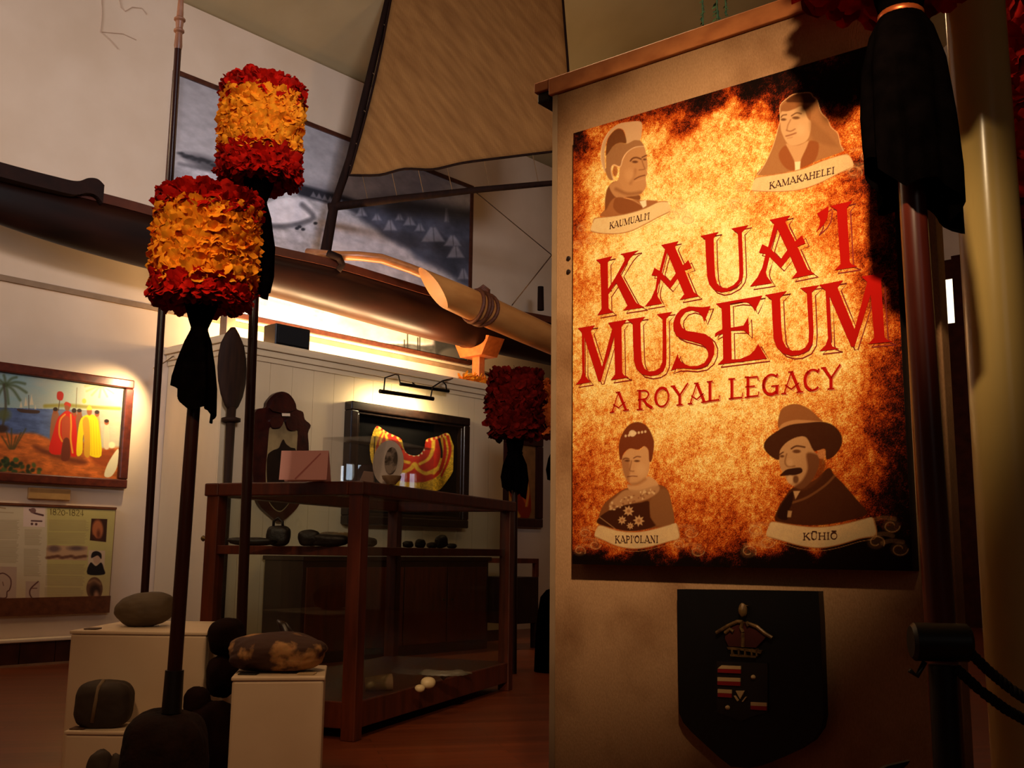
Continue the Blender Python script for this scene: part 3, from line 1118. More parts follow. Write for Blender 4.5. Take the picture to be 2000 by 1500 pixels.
q0 = cape_px.min(0)
q1 = cape_px.max(0)
a = wsz(q0[0], 850, DP - .06)[0]
b = wsz(q1[0], 850, DP - .06)[0]
zb = min(wsz(x, y, DP - .06)[1] for x, y in cape_px)
ztp = max(wsz(x, y, DP - .06)[1] for x, y in cape_px)
zb = max(zb, cz0 + .13)
picture('feather_cape', W(a, DP - .035, zb), WU * (b - a), V((0, 0, ztp - zb)), 200, 160, paint_cape, printmat('feathers_of_cape', 0.8, 0.5, 140), t,
        keep=lambda X, Y: in_poly(cape_px, X, Y),
        bulge=lambda X, Y: 0.018 + 0.022 * np.sin((X - q0[0]) / (q1[0] - q0[0]) * 14) ** 2, normal=WN)

# --- picture light above the cape (two slim tubes on bent wire arms)
m_lampblack = mat('black_lamp_metal', (26, 20, 14), (16, 12, 9), rough=0.35, metal=0.5)
A0, A1 = PD(742, 764, WN, DP - .26), PD(846, 779, WN, DP - .26)
B0, B1 = PD(782, 750, WN, DP - .10), PD(876, 764, WN, DP - .10)
ctop = lambda px: W(wsz(px, 735, DP)[0], DP - .03, ZP - .05)
t = thing('picture_light', 'black twin-bar picture light on wire arms above the feather cape', 'lamp', ctop(800))
MB().tube([A0, A1], .022, 12).build('lamp_bar', m_lampblack, t, smooth=40)
MB().tube([B0, B1], .02, 12).build('rear_bar', m_lampblack, t, smooth=40)
MB().tube([A0 + V((0, 0, .0)) + WU * .05, PD(752, 738, WN, DP - .24), PD(772, 731, WN, DP - .16), PD(778, 733, WN, DP - .12), B0], .008, 8).build('wire_arm', m_lampblack, t, smooth=True)
MB().tube([A1 - WU * .04, PD(845, 756, WN, DP - .24), PD(864, 744, WN, DP - .16), PD(871, 752, WN, DP - .12), B1 - WU * .03], .008, 8).build('wire_arm', m_lampblack, t, smooth=True)
MB().tube([PD(864, 744, WN, DP - .16), PD(884, 739, WN, DP - .05)], .008, 8).build('wall_bracket', m_lampblack, t, smooth=True)
MB().tube([B0 + WU * .25, W(B0.dot(WU) + .25, DP - .02, B0.z + .05)], .008, 8).build('wall_bracket', m_lampblack, t, smooth=True)
mid = (A0 + A1) / 2
lo = light('picture_light_tube', 'AREA', mid + V((0, 0, -.028)), mid + V((0, 0, -1)) - WN * .95, 26, (1.0, 0.80, 0.44), shape='RECTANGLE', size=(A1 - A0).length * .95, size_y=.05)
ang = math.atan2(WU.y, WU.x)
_z = (-(V((0, 0, -1)) - WN * .95)).normalized()
_x = WU.normalized()
_y = _z.cross(_x)
lo.rotation_euler = Matrix(((_x.x, _y.x, _z.x), (_x.y, _y.y, _z.y), (_x.z, _y.z, _z.z))).to_euler()

# --- ornate carved mirror
mo = [(110, 830), (98, 600), (118, 330), (112, 285), (140, 215), (212, 200), (222, 160), (250, 120), (290, 82), (350, 64), (408, 82), (448, 128), (470, 175), (478, 215), (530, 238), (545, 300), (596, 350), (572, 420), (580, 560), (562, 830), (500, 1020), (430, 1105), (375, 1150), (325, 1172), (240, 1110), (150, 1010)]
mi = [(245, 378), (270, 384), (300, 384), (330, 378), (352, 350), (364, 318), (378, 350), (395, 390), (430, 404), (482, 400), (476, 560), (470, 800), (440, 960), (385, 1050), (330, 1088), (270, 1050), (228, 960), (212, 760), (228, 560)]
fm = lambda pts, d: [W(*(lambda q: (q[0], d, q[1]))(wsz(ZX + x / ZS, ZY + y / ZS, DP - .05))) for x, y in pts]
oc, ic = fm([(p[0], p[1]) for p in spline(mo, 3)], DP - .05), fm([(p[0], p[1]) for p in spline(mi, 3)], DP - .05)
t = thing('ornate_mirror', 'carved dark red shield-shaped mirror with scalloped crest on the wall', 'mirror', W(wsz(548, 900, DP)[0], DP, min(p.z for p in oc)))
m_carved = mat('carved_red_wood', (62, 20, 12), (36, 11, 8), scale=9, rough=0.3, bump=0.2, bdist=.01)
MB().plate(oc, ic, -WN * .045).build('frame', m_carved, t, bevel=.006)
cr = fm([(232, 205), (260, 140), (300, 105), (350, 92), (400, 108), (440, 150), (462, 210), (430, 230), (350, 250), (262, 232)], DP - .075)
MB().plate(cr, None, -WN * .03).build('crest', m_carved, t, bevel=.008)
for q in ([(245, 300), (300, 280), (350, 300), (345, 350), (300, 375), (255, 365)], [(380, 300), (430, 280), (480, 310), (485, 380), (430, 398), (392, 370)]):
    MB().plate(fm([tuple(p) for p in spline(q, 3)], DP - .07), None, -WN * .025).build('scroll', m_carved, t, bevel=.006)
MB().plate(ic, None, -WN * .005).build('mirror_glass', mat('aged_mirror', (168, 142, 96), (112, 92, 62), scale=4, rough=0.25, spec=0.6), t)
MB().plate(fm([(335, 250), (402, 252), (404, 276), (337, 274)], DP - .082), None, -WN * .004).build('label', m_white, t)
# dark reflection in the mirror, laid on the glass as a flat plate
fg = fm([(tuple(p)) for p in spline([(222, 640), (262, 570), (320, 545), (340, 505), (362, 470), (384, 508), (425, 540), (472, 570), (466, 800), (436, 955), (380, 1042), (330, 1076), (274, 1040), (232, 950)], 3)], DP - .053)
MB().plate(fg, None, -WN * .002).build('dark_reflection', mat('dark_reflection_tone', (40, 24, 14), (24, 14, 9), rough=0.3), t)

# --- paddle standing against the partition
pb = lambda px, py: PD(px, py, WN, DP - .06)
t = thing('canoe_paddle', 'dark wooden paddle with a broad oval blade standing by the mirror', 'paddle', pb(433, 1236))
prof = [(0, .02), (.08, .12), (.2, .19), (.35, .235), (.5, .25), (.65, .24), (.8, .2), (.92, .12), (1.0, .03)]
bt, tp = pb(452, 806), pb(455, 640)
vs, fs = [], []
nn = 12
m_paddle = woodmat('paddle_wood', (52, 30, 16), (32, 18, 10), 'Z', rough=.7, spec=.15)
mb = MB()
for i, (h, w_) in enumerate(prof):
    c = lerp(bt, tp, h)
    for k in range(nn):
        a = 2 * math.pi * k / nn
        mb.v.append(c + WU * math.cos(a) * w_ * .62 + WN * math.sin(a) * .03)
for i in range(len(prof) - 1):
    for k in range(nn):
        mb.f.append((i * nn + k, i * nn + (k + 1) % nn, (i + 1) * nn + (k + 1) % nn, (i + 1) * nn + k))
mb.f.append(tuple(range(nn)))
mb.f.append(tuple((len(prof) - 1) * nn + k for k in range(nn)))
mb.build('blade', m_paddle, t, smooth=True)
ft = pb(433, 1180)
ft.z = 0.0
MB().tube([ft, lerp(ft, bt, .5), bt + (tp - bt) * .06], [.03, .034, .042], 12).build('shaft', m_paddle, t, smooth=True)
MB().lathe(lerp(bt, ft, .03), bt - ft, [(-.025, .05), (-.015, .085), (.015, .085), (.025, .05)], 16).build('collar', m_paddle, t, smooth=True)

# --- black speaker box on top of the partition
a, b = wsz(540, 665, DP - .02)[0], wsz(608, 665, DP - .02)[0]
zt_ = wsz(560, 645, DP)[1]
t = thing('loudspeaker', 'black loudspeaker box lying on top of the partition', 'speaker', W((a + b) / 2, DP + .1, ZP + .03))
MB().wbox(a, b, DP + .0, DP + .2, ZP + .03, ZP + .03 + .21).build('cabinet', m_black, t, bevel=.01)
MB().wbox(a + .02, b - .02, DP - .012, DP + .0, ZP + .05, ZP + .22).build('grille', mat('speaker_cloth', (8, 7, 7), (14, 12, 11), scale=200, rough=0.95), t, bevel=.004)

# --- lamp trough that washes the upper wall, standing on the partition
t = thing('wall_washer_lamp', 'slim lamp trough on top of the partition lighting the wall above', 'lamp', W((sp0 + sp1) / 2 - .3, DP + .3, ZP + .03))
MB().wbox(sp0 + .25, sp1 - .55, DP + .25, DP + .33, ZP + .03, ZP + .07).build('trough', m_white, t)
MB().tube([W(sp0 + .27, DP + .29, ZP + .085), W(sp1 - .57, DP + .29, ZP + .085)], .013, 10).build('glowing_tube', emis('warm_tube', (255, 190, 110), 12), t, smooth=40)
for k in range(3):
    q = (k + .5) / 3
    light('wall_washer', 'AREA', W(lerp(sp0 + .25, sp1 - .55, q), DP + .29, ZP + .11), W(lerp(sp0 + .25, sp1 - .55, q), DM, ZP + .8), 50, (1.0, 0.66, 0.33), shape='RECTANGLE', size=.9, size_y=.06)

# --- framed portrait at the far right, on the main wall
rs0, rs1 = wsz(985, 900, DM)[0] - .1, wsz(1053, 940, DM)[0]
rz1 = wsz(1053, 857, DM)[1]
rz0 = wsz(1052, 1031, DM)[1]
t = thing('framed_portrait', 'dark framed portrait of a person in a red and gold cloak', 'painting', W((rs0 + rs1) / 2, DM, rz0))
frame_boxes(MB(), rs0, rs1, rz0, rz1, .12, DM - .08, DM).build('frame', woodmat('maroon_frame', (66, 22, 14), (44, 13, 9), 'Z'), t, bevel=.015)


def paint_portrait(c, u, v):
    n = fbm(u * 8, v * 10, 5)
    c.C[:] = np.array([150, 104, 58])[None] * (.8 + .4 * n[:, None])
    c.zoom(910, 690, 4.055)
    c.poly([(270, 1300), (280, 1000), (330, 960), (400, 980), (470, 960), (500, 1040), (500, 1300)], (150, 40, 14), 2)
    c.poly([(410, 1000), (440, 960), (480, 980), (500, 1060), (490, 1220), (430, 1100)], (206, 84, 20), 2)
    c.line([(340, 980), (330, 1100), (380, 1220), (420, 1290)], 26, (214, 150, 50), 2)
    c.line([(480, 980), (496, 1100), (476, 1210)], 14, (214, 150, 60), 2)
    c.poly([(290, 970), (330, 940), (360, 980), (350, 1080), (300, 1060)], (36, 20, 16), 2)
    c.ell(318, 890, 30, 56, (170, 96, 56), 2)
    c.poly([(285, 850), (310, 820), (345, 835), (340, 870), (300, 866)], (30, 16, 12), 2)


picture('canvas', W(rs0 + .11, DM - .03, rz0 + .11), WU * (rs1 - rs0 - .22), V((0, 0, rz1 - rz0 - .22)), 90, 130, paint_portrait, m_oil, t)
# ------------------------------------------------------------------ the fabric-covered panel with the sign
def fabricmat():
    t = NT('beige_wall_fabric')
    t.b.inputs['Roughness'].default_value = 0.9
    t.b.inputs['Specular IOR Level'].default_value = 0.1
    co = t.coords((1, 1, 0.4))
    nz = t.n('ShaderNodeTexNoise', i_Scale=330, i_Detail=3)
    t.l(co, nz.inputs['Vector'])
    co2 = t.coords()
    n2 = t.n('ShaderNodeTexNoise', i_Scale=3.2, i_Detail=4)
    t.l(co2, n2.inputs['Vector'])
    rp = t.n('ShaderNodeValToRGB')
    rp.color_ramp.elements[0].position = .28
    rp.color_ramp.elements[1].position = .5
    rp.color_ramp.elements[0].color = lin((132, 90, 58))
    rp.color_ramp.elements[1].color = lin((176, 132, 94))
    t.l(n2.outputs['Fac'], rp.inputs[0])
    r2 = t.n('ShaderNodeValToRGB')
    r2.color_ramp.elements[0].position = .3
    r2.color_ramp.elements[1].position = .7
    r2.color_ramp.elements[0].color = (.80, .78, .76, 1)
    r2.color_ramp.elements[1].color = (1, 1, 1, 1)
    t.l(nz.outputs['Fac'], r2.inputs[0])
    t.l(t.mix(1.0, rp.outputs[0], r2.outputs[0], 'MULTIPLY'), t.b.inputs['Base Color'])
    t.bump(nz.outputs['Fac'], 0.4, 0.003)
    return t.m


m_fabric = fabricmat()
sl = PS(1084, 700).dot(SU)
sr = PS(1842, 700).dot(SU)
ztop = PS(1090, 184).z
t = thing('partition_screen', 'tall beige fabric display panel carrying the museum sign', 'panel', S((sl + sr) / 2, -.03, 0))
MB().sbox(sl, sr, -.06, 0, 0, ztop).build('fabric_board', m_fabric, t, bevel=.004)
MB().sbox(sl - .012, sl + .006, -.062, .003, 0, ztop - .002).build('edge_binding', mat('edge_tape', (150, 120, 92), (134, 104, 76), rough=.8), t)
# pale wooden cap rail that runs past the panel's left end
m_pine = woodmat('pale_cap_wood', (196, 118, 62), (166, 92, 44), 'X', rough=.45)
cl = PS(1036, 190, .03).dot(SU)
c2 = PS(1064, 178, .03).dot(SU)
zc0 = ztop
MB().sbox(c2, sr, -.2, .012, zc0, zc0 + .055).build('cap_rail', m_pine, t, bevel=.003)
MB().sbox(cl, c2, -.2, .012, zc0 + .022, zc0 + .055).build('cap_rail_end', m_pine, t, bevel=.003)
MB().sbox(cl + .006, c2, -.19, .004, zc0 - .012, zc0 + .022).build('dark_under_block', m_black, t, bevel=.006)
for q in (PS(1111, 505), PS(1111, 531)):
    MB().lathe(q, SN, [(0, .007), (.004, .007), (.006, .003)], 14).build('pin', m_darkwood, t, smooth=40)

# --- the sign board
OB = .045                                     # how far the sign's face stands in front of the fabric
ax0 = (PS(1117, 265, OB).dot(SU) + PS(1121, 1103, OB).dot(SU)) / 2
ax1 = (PS(1722, 78, OB).dot(SU) * .4 + PS(1789, 1110, OB).dot(SU) * .6)
az0 = (PS(1120, 1103, OB).z + PS(1788, 1114, OB).z) / 2
az1 = (PS(1117, 265, OB).z + PS(1722, 77, OB).z) / 2
sign = thing('museum_sign', "orange parchment-look sign reading KAUA'I MUSEUM A ROYAL LEGACY", 'sign', S((ax0 + ax1) / 2, 0.001, az0))
MB().sbox(ax0, ax1, 0.001, OB - .001, az0, az1).build('board', mat('sign_edge', (26, 10, 5), (18, 7, 4), rough=.6), sign)

PAL = np.array([(0.0, 16, 5, 3), (.18, 66, 18, 7), (.36, 148, 46, 11), (.54, 204, 92, 24), (.70, 226, 154, 66), (.85, 242, 208, 120), (1.0, 250, 232, 166)])


def paint_sign(c, u, v):
    X, Y = c.X, c.Y
    n1 = fbm(u * 4.5, v * 5.5, 0, 4)
    n2 = fbm(u * 13, v * 16, 2, 5)
    n3 = fbm(u * 90, v * 115, 4, 4)
    n4 = rng.random(len(u))
    t = .87 + (n1 - .5) * .46 + (n2 - .5) * .34 + (n3 - .5) * .42 + (n4 - .5) * .36
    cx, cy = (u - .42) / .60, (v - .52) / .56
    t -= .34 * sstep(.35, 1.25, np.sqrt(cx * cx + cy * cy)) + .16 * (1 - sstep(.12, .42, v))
    # scorched edges of the printed parchment, plus feather drum's shadow painted at top right
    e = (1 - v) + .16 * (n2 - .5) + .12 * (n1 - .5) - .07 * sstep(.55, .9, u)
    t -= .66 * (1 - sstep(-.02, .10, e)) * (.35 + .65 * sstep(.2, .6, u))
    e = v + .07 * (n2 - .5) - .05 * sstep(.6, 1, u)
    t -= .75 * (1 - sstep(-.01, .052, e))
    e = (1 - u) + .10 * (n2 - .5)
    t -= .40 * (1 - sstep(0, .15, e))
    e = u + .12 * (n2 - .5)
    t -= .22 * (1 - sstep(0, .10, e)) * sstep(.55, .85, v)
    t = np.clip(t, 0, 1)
    for k in range(3):
        c.C[:, k] = np.interp(t, PAL[:, 0], PAL[:, k + 1])
    c.G[:] = .9
    PA = .96

    def ribbon(pts, scrolls):
        c.poly(pts, (236, 196, 138), 1.6, .88, grain=.12)
        m = len(pts) // 2
        c.line(pts[1:m + 1], 9, (168, 92, 42), 1.4, .8)
        c.line([pts[0]] + pts[:m:-1], 9, (158, 84, 38), 1.4, .8)
        c.line([(p[0], p[1] + 24) for p in ([pts[0]] + pts[:m:-1])], 5, (206, 140, 84), 1.2, .8)
        for (x, y, r, d) in scrolls:
            c.ell(x, y, r, r * .8, (214, 160, 100), 4, .22)
            c.line([(x - d * r * 1.9, y - r * .7), (x - d * r * .9, y - r * .95), (x + d * r * .4, y - r * .8)], r * .5, (222, 168, 108), 2, .3)
            sp = []
            for i in range(22):
                a = i / 21 * 1.9 * math.pi + (0 if d > 0 else 2.6)
                rr = r * (1 - i / 34)
                sp.append((x + d * math.cos(a) * rr, y + math.sin(a) * rr * .8))
            c.line(sp, 7, (236, 190, 130), 1.3, .62)
            c.line([(a + 4, b + 6) for a, b in sp], 4, (150, 78, 36), 1.2, .55)

    # ---- figure in a crested helmet
    c.zoom(1110, 220, 5.358)
    c.poly([(330, 1080), (380, 1010), (390, 900), (420, 800), (480, 730), (560, 880), (740, 915), (815, 915), (940, 930), (800, 1010), (620, 1065), (450, 1090)], (176, 96, 46), 2, PA, grain=.1)
    c.poly([(385, 1010), (385, 900), (410, 790), (480, 720), (540, 740), (600, 860), (740, 860), (745, 915), (640, 900), (520, 880), (450, 920), (400, 1010)], (140, 70, 30), 2.5, PA, grain=.1)
    c.poly([(790, 352), (818, 450), (832, 560), (822, 600), (828, 640), (812, 680), (816, 770), (780, 830), (720, 868), (620, 880), (540, 900), (470, 860), (430, 760), (520, 700), (540, 560), (580, 470), (630, 400), (700, 360)], (206, 134, 78), 1.8, PA, grain=.1)
    c.poly([(395, 570), (400, 440), (470, 350), (540, 315), (605, 325), (690, 285), (750, 290), (790, 355), (700, 360), (620, 410), (570, 480), (540, 560), (470, 545), (450, 590), (470, 700), (420, 690), (385, 600)], (172, 108, 62), 1.6, PA, grain=.1)
    c.poly([(345, 520), (340, 430), (360, 310), (420, 200), (520, 120), (640, 95), (740, 90), (772, 120), (770, 200), (750, 285), (690, 288), (605, 325), (598, 240), (570, 178), (510, 168), (440, 228), (398, 310), (378, 430), (385, 560), (382, 625)], (222, 166, 118), 1.4, PA, grain=.08)
    c.poly([(392, 440), (405, 310), (448, 222), (510, 172), (565, 180), (596, 240), (605, 320), (540, 315), (470, 350), (405, 440)], (122, 60, 24), 1.6, PA, grain=.1)
    c.ell(490, 612, 26, 55, (160, 92, 48), 2, .9)
    c.line([(785, 352), (700, 362), (620, 410), (572, 480), (542, 568), (482, 545), (450, 580), (455, 650), (482, 720)], 11, (234, 180, 132), 1.2, .9)
    c.line([(382, 625), (350, 520), (342, 430), (362, 310), (424, 200)], 9, (240, 190, 140), 1.2, .9)
    c.line([(650, 505), (675, 478), (715, 470), (760, 486)], 16, (110, 54, 24), 1.5, .85)
    c.line([(772, 468), (820, 445)], 13, (110, 54, 24), 1.5, .85)
    c.ell(698, 515, 30, 13, (104, 50, 24), 1.8, .85)
    c.ell(800, 490, 18, 10, (104, 50, 24), 1.8, .85)
    c.line([(770, 500), (790, 560), (800, 590), (740, 600)], 10, (150, 82, 42), 2, .8)
    c.line([(690, 700), (740, 672), (800, 655)], 12, (120, 56, 28), 1.8, .85)
    c.line([(700, 718), (750, 705), (800, 690)], 8, (226, 160, 104), 1.8, .6)
    c.line([(700, 600), (690, 660), (650, 740)], 26, (164, 92, 48), 5, .5)
    c.ell(640, 650, 50, 60, (228, 160, 100), 9, .5)
    c.line([(500, 800), (620, 850), (760, 835)], 34, (140, 74, 34), 5, .55)
    c.poly([(470, 960), (500, 890), (600, 895), (720, 950), (775, 1000), (660, 1048), (540, 1058), (480, 1010)], (150, 74, 30), 2, .9)
    c.line([(580, 890), (680, 915), (760, 965)], 8, (214, 150, 100), 1.4, .7)
    c.poly([(745, 930), (815, 912), (818, 975), (782, 998)], (244, 224, 182), 1.4, PA, False)
    ribbon([(235, 1240), (255, 1150), (285, 1105), (450, 1085), (620, 1055), (800, 1000), (940, 935), (1040, 932), (1065, 1035), (930, 1100), (800, 1170), (650, 1240), (500, 1268), (330, 1262)],
           [(1170, 960, 60, 1), (1090, 1075, 70, -1), (1240, 1110, 70, 1), (130, 1215, 50, -1), (230, 1330, 60, 1), (90, 1400, 60, -1)])

    # ---- veiled figure
    c.zoom(1420, 160, 5.556)
    c.poly([(575, 260), (650, 180), (720, 135), (800, 122), (900, 120), (932, 160), (972, 190), (1010, 310), (1040, 355), (1090, 410), (1130, 490), (1200, 560), (1230, 680), (1262, 750), (1000, 850), (700, 970), (330, 1015), (410, 890), (500, 690), (560, 480), (575, 440)], (178, 108, 56), 1.5, PA, grain=.12)
    c.poly([(640, 205), (720, 145), (800, 128), (900, 125), (948, 185), (940, 220), (800, 232), (700, 235)], (84, 36, 12), 3.5, .9)
    c.poly([(585, 330), (680, 310), (790, 262), (835, 290), (872, 380), (912, 440), (900, 560), (860, 640), (780, 680), (700, 692), (650, 660), (610, 590), (582, 500)], (226, 164, 106), 2, PA, grain=.08)
    c.poly([(590, 310), (600, 260), (650, 225), (760, 222), (850, 235), (905, 300), (905, 410), (872, 385), (840, 290), (800, 262), (740, 290), (650, 318)], (162, 90, 42), 2.5, .9)
    c.poly([(640, 670), (720, 692), (800, 680), (885, 640), (860, 720), (800, 850), (790, 955), (740, 960), (730, 860), (680, 760)], (220, 154, 96), 2, .95, grain=.08)
    c.poly([(630, 690), (680, 760), (730, 870), (735, 955), (660, 950), (590, 880), (560, 780)], (166, 78, 30), 2.5, .9)
    c.poly([(900, 640), (990, 660), (985, 780), (930, 880), (800, 945), (800, 860), (860, 720)], (160, 74, 28), 2.5, .9)
    c.poly([(900, 420), (1000, 480), (1120, 600), (1200, 700), (1000, 660), (920, 600)], (150, 86, 42), 8, .5)
    c.poly([(735, 868), (797, 862), (790, 960), (740, 966)], (246, 222, 168), 1.5, .95, False)
    c.line([(586, 385), (605, 362), (645, 355)], 13, (122, 64, 28), 1.5, .85)
    c.line([(700, 368), (755, 336), (805, 346)], 14, (122, 64, 28), 1.5, .85)
    c.ell(612, 408, 30, 14, (110, 58, 26), 1.8, .85)
    c.ell(748, 390, 40, 16, (110, 58, 26), 1.8, .85)
    c.line([(690, 410), (660, 470), (650, 520)], 12, (176, 104, 58), 2.5, .8)
    c.line([(645, 525), (690, 535), (740, 510)], 12, (156, 84, 44), 1.8, .8)
    c.line([(640, 588), (690, 575), (750, 553)], 15, (160, 80, 42), 1.8, .85)
    c.line([(655, 612), (710, 600)], 9, (190, 116, 68), 2, .7)
    c.ell(800, 520, 50, 60, (236, 178, 122), 9, .5)
    c.line([(330, 1012), (410, 890), (500, 690), (560, 480), (578, 400), (575, 260), (650, 180), (720, 135), (800, 120), (900, 117), (935, 160), (974, 190), (1012, 310), (1040, 355), (1092, 408), (1130, 490), (1202, 560), (1232, 680), (1264, 750)], 7, (238, 186, 130), 1.2, .9)
    ribbon([(270, 1180), (295, 1060), (330, 1035), (550, 1000), (800, 950), (1050, 850), (1250, 790), (1320, 792), (1370, 920), (1200, 1000), (1000, 1100), (800, 1168), (600, 1190), (400, 1190)],
           [(1510, 800, 80, 1), (1380, 980, 90, -1), (1590, 1000, 85, 1), (140, 1150, 60, -1), (280, 1260, 70, 1), (80, 1340, 75, -1)])

    # ---- figure with a tiara and star orders
    c.zoom(1110, 810, 5.0)
    c.poly([(300, 1065), (310, 950), (360, 860), (430, 800), (560, 720), (700, 700), (870, 680), (960, 720), (1000, 830), (1032, 1075), (860, 1105), (600, 1140), (430, 1105)], (140, 72, 30), 1.6, PA, grain=.15)
    c.poly([(575, 680), (600, 740), (700, 760), (880, 690), (790, 600), (740, 640), (660, 690)], (226, 156, 96), 2, PA, grain=.1)
    c.poly([(520, 430), (545, 380), (600, 330), (690, 345), (745, 308), (782, 350), (795, 450), (785, 560), (740, 640), (650, 692), (590, 662), (550, 600), (528, 520)], (224, 152, 92), 1.8, PA, grain=.1)
    c.poly([(518, 430), (590, 430), (600, 540), (590, 665), (548, 600), (524, 520)], (160, 84, 40), 5, .6)
    c.poly([(493, 300), (520, 200), (580, 110), (650, 74), (720, 80), (782, 130), (832, 240), (834, 330), (815, 445), (790, 452), (782, 350), (742, 308), (680, 342), (600, 330), (540, 380), (520, 435), (503, 430)], (126, 46, 16), 1.6, PA, grain=.15)
    c.poly([(305, 1000), (420, 925), (560, 880), (700, 860), (790, 850), (800, 1000), (850, 1085), (600, 1135), (300, 1070)], (74, 26, 8), 2, PA, grain=.1)
    c.poly([(880, 740), (960, 735), (1000, 840), (1028, 1065), (870, 1085), (812, 1000), (795, 850)], (150, 88, 44), 3, .8)
    c.poly([(400, 870), (470, 800), (560, 735), (700, 735), (870, 690), (882, 750), (780, 822), (640, 862), (520, 890), (420, 930)], (198, 132, 80), 3, .9)
    for k in range(46):
        q = random.random()
        x = lerp(410, 870, q)
        y = lerp(900, 720, q) + random.uniform(-35, 45)
        c.ell(x, y, random.uniform(6, 15), random.uniform(6, 13), random.choice([(232, 176, 116), (150, 84, 44), (240, 190, 130)]), 1.5, .8)
    for (x, y, r) in ((588, 940, 58), (525, 1030, 46), (688, 1035, 60), (605, 1085, 38)):
        pts = []
        for i in range(16):
            a = i * math.pi / 8 + .1
            rr = r if i % 2 == 0 else r * .55
            pts.append((x + rr * math.cos(a), y + rr * math.sin(a)))
        c.poly(pts, (224, 160, 100), 1.2, .95, False)
        c.ell(x, y, r * .28, r * .28, (170, 100, 52), 1.2, .9)
    c.ell(595, 1010, 20, 30, (80, 30, 10), 1.5)
    c.line([(305, 1000), (380, 1055), (455, 1112)], 8, (206, 140, 84), 1.2, .8)
    c.ell(626, 182, 34, 32, (244, 204, 150), 1.6, .95)
    for i in range(7):
        c.ell(560 + i * 32, 195 - i * 5 + (12 if i < 2 else 0), 11, 13, (246, 206, 152), 1.3, .9)
    c.line([(535, 436), (560, 424), (592, 432)], 10, (120, 56, 24), 1.4, .85)
    c.line([(638, 424), (670, 408), (705, 412)], 10, (120, 56, 24), 1.4, .85)
    c.ell(576, 450, 24, 9, (100, 46, 20), 1.6, .85)
    c.ell(670, 452, 27, 10, (100, 46, 20), 1.6, .85)
    c.line([(618, 450), (606, 510), (600, 545), (640, 552)], 10, (150, 82, 40), 2, .75)
    c.line([(578, 606), (625, 598), (672, 602)], 10, (130, 56, 26), 1.5, .85)
    c.line([(600, 590), (660, 590)], 8, (238, 176, 118), 1.6, .7)
    c.ell(705, 540, 50, 60, (238, 172, 110), 9, .6)
    c.line([(600, 680), (680, 672), (750, 630)], 26, (150, 84, 42), 5, .5)
    ribbon([(258, 1190), (275, 1110), (295, 1082), (340, 1085), (480, 1130), (640, 1145), (800, 1125), (1000, 1070), (1062, 1070), (1085, 1200), (980, 1240), (800, 1290), (640, 1310), (480, 1285), (350, 1230)],
           [(1195, 1150, 70, 1), (1070, 1270, 60, -1), (1260, 1330, 70, 1), (160, 1160, 60, -1), (260, 1270, 60, 1), (110, 1330, 60, -1)])

    # ---- figure in a brimmed hat
    c.zoom(1430, 780, 4.411)
    c.poly([(370, 1045), (400, 930), (450, 850), (510, 770), (600, 740), (720, 690), (830, 590), (880, 650), (960, 730), (1080, 870), (1165, 985), (1000, 1045), (750, 1085), (500, 1075)], (78, 30, 9), 1.8, PA, grain=.12)
    c.poly([(408, 440), (470, 365), (560, 322), (645, 316), (700, 440), (740, 480), (750, 560), (700, 680), (610, 770), (530, 750), (480, 710), (450, 650), (415, 590), (402, 500)], (200, 136, 82), 2, PA, grain=.1)
    c.poly([(640, 470), (720, 470), (800, 530), (785, 640), (700, 740), (610, 785), (530, 760), (600, 700), (650, 600)], (104, 44, 15), 5, .8)
    c.ell(770, 468, 36, 46, (182, 114, 66), 2, .95)
    c.poly([(400, 250), (412, 110), (470, 55), (560, 40), (660, 80), (740, 150), (775, 198), (640, 200), (520, 215)], (158, 84, 36), 1.8, PA, grain=.12)
    c.poly([(400, 268), (430, 212), (520, 180), (620, 178), (795, 196), (700, 222), (560, 226), (460, 250)], (204, 130, 70), 1.6, PA, grain=.08)
    c.poly([(273, 412), (300, 340), (400, 266), (500, 220), (640, 202), (785, 195), (880, 230), (942, 312), (940, 400), (880, 485), (812, 517), (800, 430), (740, 440), (700, 440), (640, 330), (560, 325), (470, 370), (412, 440), (400, 522), (320, 480)], (70, 26, 8), 1.6, PA, grain=.12)
    c.line([(520, 890), (650, 842), (800, 742), (885, 655)], 20, (136, 72, 32), 2, .85)
    c.poly([(525, 790), (588, 788), (545, 862)], (216, 152, 96), 1.6, .95, False)
    c.poly([(388, 1010), (430, 900), (520, 790), (520, 880), (490, 960), (470, 1040)], (46, 15, 5), 2, .9)
    c.poly([(480, 958), (516, 962), (506, 1016), (474, 1016)], (206, 146, 90), 1.6, .9, False)
    c.line([(510, 425), (555, 402), (625, 412)], 14, (84, 36, 13), 1.6, .85)
    c.line([(403, 478), (440, 455)], 11, (84, 36, 13), 1.6, .85)
    c.ell(556, 448, 34, 16, (100, 46, 18), 2, .85)
    c.ell(430, 490, 18, 11, (100, 46, 18), 2, .85)
    c.line([(470, 470), (455, 540), (480, 578), (540, 575)], 12, (140, 78, 38), 2.2, .75)
    c.ell(498, 545, 26, 30, (222, 158, 100), 5, .6)
    c.poly([(413, 658), (460, 610), (520, 594), (592, 590), (602, 628), (540, 652), (462, 656)], (52, 17, 6), 1.6, .95)
    c.ell(500, 690, 27, 36, (226, 166, 110), 3, .8)
    c.ell(548, 690, 24, 34, (84, 34, 12), 3, .7)
